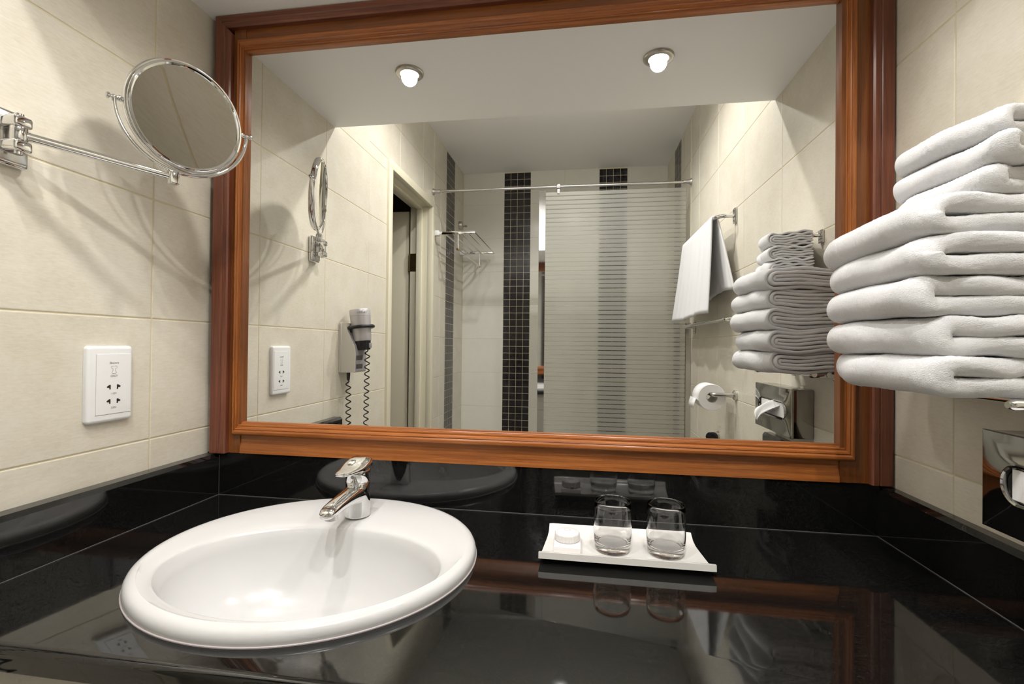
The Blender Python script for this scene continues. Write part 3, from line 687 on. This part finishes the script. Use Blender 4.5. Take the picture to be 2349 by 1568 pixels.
part('barrel', B().lathe([(0.0, 0.030), (0.0325, 0.030), (0.0335, 0.032), (0.0355, 0.075), (0.0375, 0.120), (0.0378, 0.1235), (0.0374, 0.1240), (0.0380, 0.1248), (0.0385, 0.146), (0.0365, 0.149), (0.0345, 0.1485), (0.033, 0.145), (0.0, 0.145)], 56, Td), M['silver'], dy, 35)
part('nozzle', B().lathe([(0.0, -0.004), (0.026, -0.004), (0.0275, -0.001), (0.0310, 0.029), (0.0, 0.031)], 40, Td), M['black'], dy, 40)
part('switch', B().box(0.100, 0.105, HY - 0.008, HY + 0.010, 0.350, 0.368, 0.001), M['panel_grey'], dy)
nT = Td.to_3x3() @ Vector((0.60, 0.80, 0))
wall_text('VALERA', 0.0105, 0, 0, 0, dy, frame_m(ax_d.cross(nT), ax_d, nT, dO + ax_d * 0.1355 + nT * 0.0384))
part('cord_boot', B().lathe([(0.0, 0.228), (0.004, 0.228), (0.0055, 0.232), (0.0068, 0.257), (0.0, 0.259)], 20, Matrix.Translation((0.030, HY + 0.028, 0))), M['black'], dy)
def coil(p0, p1, rad, pitch, ph=0.0):
    p0, p1 = Vector(p0), Vector(p1); L = (p1 - p0).length; d = (p1 - p0).normalized(); s1 = d.cross(Y).normalized(); s2 = d.cross(s1); n = int(L / pitch * 14)
    return [p0 + d * (L * i / n) + (s1 * math.cos(ph + 2 * PI * L * i / n / pitch) + s2 * math.sin(ph + 2 * PI * L * i / n / pitch)) * rad * min(1, i / 8) for i in range(n + 1)]
c1 = coil((0.030, HY + 0.028, 0.229), (0.036, HY + 0.030, -0.17), 0.0085, 0.0262); c2 = coil((0.0905, HY, 0.345), (0.086, HY, -0.17), 0.0085, 0.0262)
mid = [Vector((0.061 - 0.0255 * math.cos(PI * i / 20), HY + 0.03 - 0.03 * i / 20, -0.175 - 0.09 * math.sin(PI * i / 20))) for i in range(21)]
part('coiled_cord', B().tube(c1 + mid + c2[::-1], 0.0023, 8), M['black'], dy, 60)

# ---------------------------------------------------------------- folded towels on the wall rack
def towel(name, label, group, xf, xr_, y_near, y_far, z0, T, seed, rot=0.0, sag=0.004, tilt=0.0, layers=3):
    rg = random.Random(seed); L = y_far - y_near; D = xr_ - xf
    t = thing(name, label, 'towel', ((xf + xr_) / 2, (y_near + y_far) / 2, z0), group)
    # centre line of the folded cloth in (x, z): lower arm, round fold on the room side, upper arm
    Rc = T / 2; cl = []
    nA, nF = 34, 18
    for i in range(nA): f = i / (nA - 1); cl.append((D - (D - T) * f, T / 2, 0.0, -1.0, f * (D - T)))
    for i in range(1, nF): a = PI * i / nF; cl.append((T - Rc * math.sin(a), T - Rc * math.cos(a), -math.sin(a), -math.cos(a), 0))
    for i in range(nA): f = i / (nA - 1); cl.append((T + (D - T) * f, T * 1.5, 0.0, 1.0, 0))
    n = len(cl)
    ph = [rg.uniform(0, 6.28) for _ in range(8)]
    def warp(x, y, z):
        fy = (y) / L; fx = x / D
        fz = z / (2 * T)
        dz = sag * (0.7 * math.sin(5.5 * fx + ph[0]) * (0.35 + 0.65 * fy) + 0.5 * math.sin(9 * fx + 3 * fy + ph[1]) * (0.25 + fy * 0.6) + 0.35 * math.sin(7 * fy + ph[2]))
        dz += tilt * fy
        dx = 0.004 * math.sin(4.2 * fy + ph[3]) + 0.0022 * math.sin(11 * fy + ph[4] + 2 * fz) - 0.010 * max(0, fy - 0.82) * 0
        # soft corner: the room side rounds back at the far end
        dx += 0.012 * max(0.0, fy - 0.72) ** 2 / 0.08 + 0.010 * max(0.0, 0.10 - fy) / 0.10
        near = max(0.0, 1 - fy / 0.16)
        dz += near * 0.0022 * (math.sin(8 * fx + ph[6]) + 0.6 * math.sin(15 * fx + ph[7])) * (1 if fz > 0.5 else -0.6)
        yb_ = 0.006 * math.sin(4 * fx + ph[5]) + 0.004 * math.sin(9 * fx + ph[2] + 3 * fz)
        return x + dx * (1 - 0.6 * fx), y + yb_ * (1 - fy), z + dz
    def place(b_verts):
        c, s_ = math.cos(rot), math.sin(rot); o = []
        for (x, y, z) in b_verts:
            X_, Y_, Z_ = warp(x, y, z)
            dx, dy_ = X_ - D / 2, Y_ - L / 2
            o.append((c * dx - s_ * dy_, s_ * dx + c * dy_, Z_))
        return o
    def sweep(offs, thick, ya, yb, ny, r0, r1, end):
        # one closed pillow: outer and inner surface of the swept strip; ends close over the radii r0 (near) and r1 (far)
        ys = []
        for i in range(ny + 1):
            f = i / ny; ys.append(ya + (yb - ya) * f)
        extra0 = [ya + r0 * (1 - math.cos(PI / 2 * k / 9)) for k in range(9)]; extra1 = [yb - r1 * (1 - math.cos(PI / 2 * k / 4)) for k in range(4)][::-1]
        ys = sorted(set([round(q, 6) for q in extra0 + extra1 + [q for q in ys if ya + r0 < q < yb - r1]]))
        rings = []
        for y in ys:
            k0 = min(1, (y - ya) / r0); k1 = min(1, (yb - y) / r1)
            ty = thick * max(0.0, math.sqrt(max(0, 1 - (1 - k0) ** 2))) * max(0.0, math.sqrt(max(0, 1 - (1 - k1) ** 2)))
            outr, inr = [], []
            for j, (cx_, cz_, nx, nz, _) in enumerate(cl):
                e = min(j, n - 1 - j); ee = math.sqrt(max(0.0004, 1 - (1 - min(1, e / end)) ** 2)) if end else 1
                hx = ty / 2 * ee
                outr.append((cx_ + nx * (offs + hx), y, cz_ + nz * (offs + hx))); inr.append((cx_ + nx * (offs - hx), y, cz_ + nz * (offs - hx)))
            rings.append(outr + inr[::-1])
        bb = B(); m_ = len(rings[0])
        bb.loft(rings, False, False); return bb
    body = sweep(0.0, T * 0.985, 0.0, L - 0.018, 110, T * 0.48, T * 0.3, 3)
    body.v = place(body.v)
    o = obj('folded_cloth', body, M['terry'], t, 0)
    bm = bmesh.new(); bm.from_mesh(o.data); bmesh.ops.remove_doubles(bm, verts=bm.verts[:], dist=2e-5); bmesh.ops.recalc_face_normals(bm, faces=bm.faces[:]); bm.to_mesh(o.data); bm.free()
    o.data.polygons.foreach_set('use_smooth', [True] * len(o.data.polygons)); o.data.update()
    nv = len(o.data.vertices); co = np.empty(nv * 3, 'f'); no = np.empty(nv * 3, 'f'); o.data.vertices.foreach_get('co', co); o.data.vertices.foreach_get('normal', no)
    rs = np.random.RandomState(seed); co = co.reshape(-1, 3); no = no.reshape(-1, 3)
    amp = rs.normal(0, 0.00028, nv) + 0.0007 * np.sin(co[:, 0] * 90 + ph[6]) * np.sin(co[:, 1] * 60 + ph[7])
    co = co + no * amp[:, None]; o.data.vertices.foreach_set('co', co.ravel().astype('f')); o.data.update()
    pitch = T / layers
    for k in range(layers):
        of = (k - (layers - 1) / 2) * pitch
        sh = sweep(of, pitch * 0.93, L - 0.062, L + rg.uniform(-0.003, 0.004), 10, 0.004, 0.003, 2)
        vv = []
        for (x, y, z) in sh.v:
            w_ = 0.0010 * math.sin(x * (45 if T > 0.02 else 150) + k * 1.3 + ph[1]) + (0.0002 if T > 0.02 else 0.0008) * math.sin(x * 190 + k * 3.1 + ph[2])
            vv.append((x, y, z + w_ * max(0, (y - (L - 0.04)) / 0.04)))
        sh.v = place(vv); obj('cloth_layer', sh, M['terry'], t, 60)
    return t
TB = 0.0252; zb0 = 0.3075
xo_ = [0.006, 0.004, -0.004, 0.0, -0.002]
tl_ = [0.000, -0.003, -0.007, -0.012, -0.018]
pos = ['lowest bath towel of the tall white stack', 'second bath towel up in the tall white stack', 'middle bath towel of the five in the tall white stack', 'fourth bath towel up in the tall white stack', 'topmost bath towel of the stack, just under the small towels']
for k in range(5):
    towel('bath_towel', 'thick folded white terry ' + pos[k], 'folded towels on the wall rack', 1.300 + xo_[k], 1.468, -0.378 + 0.004 * ((k * 7) % 3 - 1), -0.135 + 0.004 * ((k * 5) % 3 - 1), zb0 + k * 2 * TB, TB, 11 + k, 0.0, 0.0035, tl_[k] * 0.5)
TS = 0.0182; zs0 = zb0 + 10 * TB - 0.003
for k in range(3):
    towel('face_towel', 'small folded white face towel, %s of three on top of the bath towels' % ('lowest', 'middle', 'topmost')[k], 'folded towels on the wall rack', 1.354 + 0.002 * k, 1.464, -0.372, -0.228, zs0 + k * 2 * TS, TS, 31 + k, 0.27, 0.002, -0.010, 3)
# rack
rk = thing('towel_rack', 'chrome wall rack carrying the stack of folded white towels', 'rack', (W, -0.26, 0.30))
for xx in (1.428, 1.460):
    part('rack_bar', B().tube([(xx, -0.402, 0.3035), (xx, -0.165, 0.3035)], 0.0060, 16), M['chrome'], rk, 60)
for yy, xe in ((-0.396, 1.378), (-0.175, 1.42)):
    part('rack_arm', B().tube([(W - 0.004, yy, 0.3015), (xe + 0.006, yy, 0.3015), (xe, yy, 0.3015)], [0.0066, 0.0066, 0.004], 16), M['chrome'], rk, 60)
    part('wall_plate', B().box(W - 0.010, W - 0.0003, yy - 0.012, yy + 0.012, 0.288, 0.316, 0.003), M['chrome'], rk)
wh = thing('wall_hook', 'small chrome wall hook beside the top of the towel stack', 'hook', (W, -0.256, 0.65))
part('hook_arm', B().tube([(W - 0.004, -0.256, 0.650), (W - 0.020, -0.256, 0.650), (W - 0.026, -0.256, 0.654), (W - 0.028, -0.256, 0.662)], 0.0050, 14), M['chrome'], wh, 50)
part('back_plate', B().box(W - 0.006, W - 0.0003, -0.266, -0.246, 0.630, 0.664, 0.002), M['chrome'], wh, 50)

# ---------------------------------------------------------------- tissue dispenser
tdp = thing('tissue_dispenser', 'polished steel tissue dispenser on the right wall below the towels', 'dispenser', (W, -0.418, 0.128))
TX0, TYn, TYf, TZ0, TZ1 = 1.430, -0.545, -0.291, 0.1280, 0.2580
fr_ = B()
part('casing', B().box(TX0 + 0.003, W - 0.0005, TYn + 0.001, TYf - 0.001, TZ0 + 0.001, TZ1 - 0.001, 0.003, 2), M['steel'], tdp)
SY, SZ_ = (TYn + TYf) / 2 + 0.0, 0.1950; slw, slh = 0.185, 0.046
def stadium(w, h, n=40, y=SY, z=SZ_):
    o = []
    for i in range(n):
        a = 2 * PI * i / n; ca, sa = math.cos(a), math.sin(a); r = h / 2
        yy = (w / 2 - r) * (1 if ca > 1e-9 else -1 if ca < -1e-9 else 0) + r * ca; o.append((y + yy, z + r * sa))
    return o
def rectpt(n=40):
    o = []; w, h = TYf - TYn, TZ1 - TZ0
    for (py, pz) in stadium(slw, slh, n):
        dy_, dz_ = py - SY, pz - SZ_
        k = min((w / 2) / abs(dy_) if abs(dy_) > 1e-9 else 9e9, (TZ1 - SZ_) / dz_ if dz_ > 1e-9 else 9e9, (TZ0 - SZ_) / dz_ if dz_ < -1e-9 else 9e9)
        o.append((SY + dy_ * k, SZ_ + dz_ * k))
    return o
st = stadium(slw, slh, 80); rc = rectpt(80)
rc = [(min(max(a, TYn), TYf), min(max(c, TZ0), TZ1)) for a, c in rc]
for cyy, czz in ((TYn, TZ0), (TYn, TZ1), (TYf, TZ0), (TYf, TZ1)):
    i_ = min(range(80), key=lambda i: (rc[i][0] - cyy) ** 2 + (rc[i][1] - czz) ** 2); rc[i_] = (cyy, czz)
def rin(ins): return [(TX0, SY + (a - SY) * (1 - ins / 0.1), SZ_ + (c - SZ_) * (1 - ins / 0.06)) for a, c in rc]
part('front_plate', B().loft([[(TX0 + 0.006, a, c) for a, c in rc], [(TX0 + 0.0015, a, c) for a, c in rc], rin(0.002), [(TX0, a, c) for a, c in stadium(slw + 0.012, slh + 0.012, 80)], [(TX0 - 0.0025, a, c) for a, c in stadium(slw + 0.005, slh + 0.005, 80)], [(TX0 - 0.0015, a, c) for a, c in stadium(slw, slh, 80)], [(TX0 + 0.0045, a, c) for a, c in stadium(slw - 0.004, slh - 0.004, 80)]], False, False), M['steel'], tdp, 40)
part('slot_shadow', B().prism(stadium(slw - 0.005, slh - 0.005, 40), TX0 + 0.0024, TX0 + 0.0028, frame_m(Y, Z, X, (0, 0, 0))), M['slot'], tdp, 0)
ts = thing('tissue', 'white paper tissue pulled out of the steel dispenser slot', 'tissue', (TX0, SY, SZ_))
part('pad', B().box(TX0 + 0.0005, TX0 + 0.003, SY - 0.078, SY + 0.082, SZ_ - 0.0195, SZ_ + 0.0195, 0.001, 1), M['paper'], ts, 30)
rows = []
for i in range(15):
    f = i / 14; w_ = 0.050 * (1 - f) ** 0.8 + 0.006
    rr = []
    for j in range(17):
        g = j / 16 - 0.5; yy = SY + 0.006 - 0.020 * f + g * 2 * w_ * (0.9)
        zz = SZ_ + 0.012 - 0.030 * f - 0.020 * f * f + 0.010 * (1 - f) * math.cos(g * 9) + 0.003 * math.sin(g * 17 + f * 5)
        xx = TX0 + 0.001 - 0.036 * math.sin(f * 1.75) - 0.006 * math.cos(g * 13 + 1) * f * (1 - f) * 3
        rr.append((xx, yy, zz))
    rows.append(rr)
o = part('sheet', B().loft(rows, False, False, False), M['paper'], ts, 80); so = o.modifiers.new('thickness', 'SOLIDIFY'); so.thickness = 0.0012; so.offset = 0

# ---------------------------------------------------------------- towel rails on the right wall
def towel_rail(label, ya, yb, z, cut=0.0):
    t = thing('towel_rail', label, 'towel rail', (W, (ya + yb) / 2, z))
    xs = W - 0.070
    for yy in (ya, yb):
        part('wall_plate', B().box(W - 0.008, W - 0.0003, yy - 0.016, yy + 0.016, z - 0.030, z + 0.030, 0.003).lathe([(0.0, 0.008), (0.0040, 0.008), (0.0040, 0.011), (0.0, 0.0125)], 14, frame_m(Z, Y, -X, (W, yy, z + 0.021))).lathe([(0.0, 0.008), (0.0040, 0.008), (0.0040, 0.011), (0.0, 0.0125)], 14, frame_m(Z, Y, -X, (W, yy, z - 0.021))), M['chrome_soft'], t)
    sg = 1 if yb < ya else -1
    P = [Vector((W - 0.006, ya, z)), Vector((xs + 0.035, ya, z))] + [Vector((xs + 0.035 - 0.035 * math.sin(q), ya - sg * 0.035 * (1 - math.cos(q)), z)) for q in [PI / 2 * k / 8 for k in range(1, 9)]]
    Q = [Vector((xs + 0.035 - 0.035 * math.sin(q), yb + sg * 0.035 * (1 - math.cos(q)), z)) for q in [PI / 2 * k / 8 for k in range(8, 0, -1)]] + [Vector((xs + 0.035, yb, z)), Vector((W - 0.006, yb, z))]
    part('bar', B().tube(P + Q, 0.0078, 16), M['chrome'], t, 60)
    return t
towel_rail('chrome towel rail holding the hanging hand towel', -0.922, -1.545, 0.884)
towel_rail('empty chrome towel rail below the hanging hand towel', -0.795, -1.572, 0.470)
ht = thing('hand_towel', 'white hand towel hanging over the upper chrome rail', 'towel', (W - 0.07, -1.23, 0.884))
rows = []
xs = W - 0.070; zt_ = 0.884; npr = 44
def hprof(f):      # front hem (f = 0) over the bar to the back hem (f = 1)
    Lf, La, Lb = 0.385, 0.035, 0.300; s_ = f * (Lf + La + Lb)
    if s_ < Lf:
        k = s_ / Lf; return (xs - 0.0115 - 0.030 * (1 - k) ** 1.2, zt_ - Lf + s_ + 0.0, 1 - k)
    if s_ < Lf + La:
        a = PI * (s_ - Lf) / La; return (xs - 0.0115 * math.cos(a), zt_ + 0.0115 * math.sin(a), 0)
    k = (s_ - Lf - La) / Lb; return (xs + 0.0115 + 0.030 * k ** 0.9, zt_ - (s_ - Lf - La), k)
for i in range(npr + 1):
    f = i / npr; x_, z_, dn = hprof(f); front = f < 0.53; rr = []
    for j in range(49):
        g = j / 48
        y_top = -0.958 + (-1.500 + 0.958) * g
        if front: yy = y_top + dn * ((-0.915 - (-0.958)) * (1 - g) + (-1.600 + 1.500) * g)
        else: yy = y_top + dn * ((-0.850 + 0.958) * (1 - g) + (-1.40 + 1.50) * g)
        fold = 0.0045 * math.sin(g * 21 + 1.0) + 0.0035 * math.sin(g * 43 + 0.5)
        xx = x_ + (fold * dn * (1.0 if front else 0.5)); xx = min(xx, W - 0.006)
        zz = z_ + (0.004 * math.sin(g * 7 + 0.4) * dn if front else 0.010 * math.sin(g * 6) * dn)
        rr.append((xx, yy, zz))
    rows.append(rr)
o = part('cloth', B().loft(rows, False, False, False), M['cloth'], ht, 80); so = o.modifiers.new('thickness', 'SOLIDIFY'); so.thickness = 0.006; so.offset = 0

# ---------------------------------------------------------------- toilet paper
th = thing('toilet_roll_holder', 'bent chrome holder for the toilet roll on the right wall', 'holder', (W, -0.895, 0.17))
hx, hy0, hz = W - 0.085, -0.905, 0.180
part('arm', B().tube([(W - 0.001, hy0, hz), (hx + 0.008, hy0, hz), (hx + 0.002, hy0 - 0.002, hz), (hx, hy0 - 0.008, hz), (hx, hy0 - 0.125, hz)], 0.0085, 18), M['chrome_soft'], th, 50)
part('wall_flange', B().lathe([(0.0, 0.0), (0.019, 0.0), (0.019, 0.008), (0.0165, 0.010), (0.0, 0.010)], 28, frame_m(Z, Y, -X, (W - 0.0003, hy0, hz))), M['chrome_soft'], th)
ro = thing('toilet_roll', 'white toilet paper roll hanging on the bent chrome holder', 'toilet roll', (hx, -0.97, hz - 0.012))
rz = hz - 0.0125
part('paper', B().lathe([(0.0215, 0.0), (0.051, 0.0), (0.0522, 0.002), (0.0522, 0.096), (0.051, 0.098), (0.0215, 0.098)], 64, frame_m(X, Z, -Y, (hx, -0.922, rz)), True), M['paper'], ro, 40)
part('cardboard_core', B().lathe([(0.0195, 0.0005), (0.0214, 0.0005), (0.0214, 0.0975), (0.0195, 0.0975)], 40, frame_m(X, Z, -Y, (hx, -0.922, rz)), True), M['holder'], ro, 40)
tail = []
for i in range(13):
    a = math.radians(100 + 8 * i); tail.append((hx + 0.0526 * math.cos(a), rz + 0.0526 * math.sin(a)))
tail += [(hx - 0.060, rz - 0.006), (hx - 0.066, rz - 0.025), (hx - 0.068, rz - 0.046)]
o = part('loose_sheet', B().loft([[(a, -0.924 - 0.094 * k, c) for a, c in tail] for k in (0, 0.5, 1)], False, False, False), M['paper'], ro, 60); so = o.modifiers.new('thickness', 'SOLIDIFY'); so.thickness = 0.0009; so.offset = 0
bs = thing('wall_bumper', 'small chrome wall stub with a round black rubber end below the toilet roll', 'wall stub', (W, -1.13, -0.02))
part('stem', B().lathe([(0.0, 0.0), (0.024, 0.0), (0.024, 0.004), (0.015, 0.007), (0.015, 0.030), (0.0, 0.030)], 32, frame_m(Vector((0.35, -0.937, 0)).cross(Z) * -1, Z, Vector((-0.937, 0.35, 0)), (W - 0.001, -1.13, -0.022))), M['chrome_soft'], bs, 40)
part('rubber_end', B().lathe([(0.0, 0.026), (0.0190, 0.026), (0.0205, 0.029), (0.0205, 0.038), (0.018, 0.042), (0.0, 0.043)], 32, frame_m(Vector((0.35, -0.937, 0)).cross(Z) * -1, Z, Vector((-0.937, 0.35, 0)), (W - 0.001, -1.13, -0.022))), M['black'], bs, 40)

# ---------------------------------------------------------------- shower end
YR, ZR = -1.675, 1.281
cr = thing('shower_rod', 'straight chrome rod spanning the shower entrance above the glass', 'rod', (0.0, YR, ZR))
part('tube', B().tube([(0.002, YR, ZR), (W - 0.002, YR, ZR)], 0.0085, 20), M['chrome_soft'], cr, 60)
for x_, s_ in ((0.0, 1), (W, -1)):
    part('end_flange', B().lathe([(0.0, 0.0004), (0.019, 0.0004), (0.020, 0.004), (0.0145, 0.012), (0.0125, 0.018), (0.0125, 0.042), (0.0108, 0.045), (0.0, 0.045)], 32, frame_m(Y * 1.0, Z, X, (x_, YR, ZR)) if s_ > 0 else frame_m(-Y, Z, -X, (x_, YR, ZR))), M['chrome_soft'], cr, 40)
part('glass_clip', B().box(0.740, 0.7625, YR - 0.013, YR + 0.013, ZR - 0.012, ZR + 0.013, 0.004).box(0.743, 0.7595, YR - 0.008, YR + 0.008, ZR - 0.042, ZR - 0.010, 0.003), M['chrome_soft'], cr, 40)
sg_ = thing('shower_screen', 'frosted glass shower screen with clear horizontal lines', 'shower screen', (1.06, YR, ZF))
part('glass_pane', B().box(0.678, 1.456, YR - 0.004, YR + 0.004, ZF + 0.06, 1.2495, 0.0006, 1), M['etched'], sg_, 0)
part('edge_profile', B().box(0.640, 0.6785, YR - 0.007, YR + 0.0065, ZF + 0.05, 1.262, 0.0006, 1), M['chrome'], sg_, 0, 'flat mirror-polished metal edge strip')
part('wall_profile', B().box(1.456, W - 0.0003, YR - 0.011, YR + 0.011, ZF, 0.50, 0.002, 1), M['chrome_soft'], sg_, 30)
part('sill_profile', B().box(0.640, W - 0.001, YR - 0.016, YR + 0.016, ZF, ZF + 0.062, 0.003, 1), M['chrome_soft'], sg_, 30)
sh = thing('shower_shelf', 'chrome bar shelf with a lower rail on the left shower wall', 'shelf', (0.0, -2.0, 1.04))
YN, YF, ZH = -1.705, -2.315, 1.038
for yy in (YN, YF):
    part('wall_block', B().box(0.0003, 0.034, yy - 0.016, yy + 0.016, ZH - 0.016, ZH + 0.016, 0.004), M['plastic'], sh)
    part('side_bar', B().box(0.030, 0.256, yy - 0.005, yy + 0.005, ZH - 0.009, ZH + 0.009, 0.002), M['chrome'], sh)
    part('drop_post', B().tube([(0.150, yy, ZH - 0.006), (0.150, yy, ZH - 0.098)], 0.0042, 12), M['chrome'], sh)
    part('post_end', B().box(0.143, 0.157, yy - 0.008, yy + 0.008, ZH - 0.106, ZH - 0.091, 0.003), M['brass'], sh)
for xx in (0.062, 0.110, 0.158, 0.206, 0.252): part('shelf_bar', B().tube([(xx, YN, ZH), (xx, YF, ZH)], 0.0042, 12), M['chrome'], sh, 60)
part('lower_rail', B().tube([(0.150, YN, ZH - 0.099), (0.150, YF, ZH - 0.099)], 0.0048, 12), M['chrome'], sh, 60)
rh = thing('robe_hook', 'round nickel robe hook on the left shower wall above the bar shelf', 'hook', (0.0, -2.285, 1.235))
part('base', B().lathe([(0.0, 0.0004), (0.030, 0.0004), (0.030, 0.022), (0.027, 0.026), (0.0, 0.026)], 36, frame_m(Y, Z, X, (0, -2.285, 1.235))), M['nickel'], rh, 40)
part('peg', B().lathe([(0.0, 0.024), (0.0055, 0.024), (0.005, 0.040), (0.008, 0.048), (0.008, 0.056), (0.004, 0.060), (0.0, 0.060)], 20, frame_m(Y, Z, X, (0, -2.285, 1.228))), M['nickel'], rh, 40)

# ---------------------------------------------------------------- downlights
def downlight(label, x, y, z, watts, cone, col, group=None):
    t = thing('downlight', label, 'ceiling light', (x, y, z - 0.006), group)
    obj('trim_ring', B().lathe([(0.0255, 0.004), (0.0262, -0.001), (0.0275, -0.0022), (0.036, -0.0015), (0.0395, 0.001), (0.0405, 0.0040), (0.0405, 0.0060), (0.0255, 0.0060)], 56, None, True), M['nickel'], t, 40)
    obj('lens', B().lathe([(0.0, -0.0018), (0.012, -0.0014), (0.022, 0.0002), (0.0256, 0.0030), (0.0, 0.0040)], 48), M['lens'], t, 50)
    ld = bpy.data.lights.new('downlight_beam', 'SPOT'); ld.energy = watts; ld.spot_size = math.radians(cone); ld.spot_blend = 0.75; ld.shadow_soft_size = 0.022; ld.color = col
    lo = bpy.data.objects.new('beam', ld); COL.objects.link(lo); lo.parent = t; lo.location = (0, 0, -0.010)
    return t
warm = (1.0, 0.965, 0.92)
downlight('recessed downlight over the washbasin', 0.393, -0.259, ZS, VANITY_W, 150, warm)
downlight('recessed downlight over the glasses tray', 1.087, -0.277, ZS, VANITY_W, 150, warm)
downlight('recessed downlight in the main ceiling by the doorway', 0.42, -0.86, ZM, ROOM_W, 160, (1.0, 0.98, 0.96))
downlight('added unseen downlight in the main ceiling, brightening the shower', 0.80, -1.24, ZM, ROOM_W * 1.5, 160, (1.0, 0.98, 0.96))  # extra lamp out of view, added to put more light into the shower end
downlight('recessed downlight in the main ceiling by the towel rails', 1.07, -0.86, ZM, ROOM_W, 160, (1.0, 0.98, 0.96))

# ---------------------------------------------------------------- lift the room so that the floor is z = 0
for o in list(S.objects):
    if o.parent is None: o.location.z += ZC
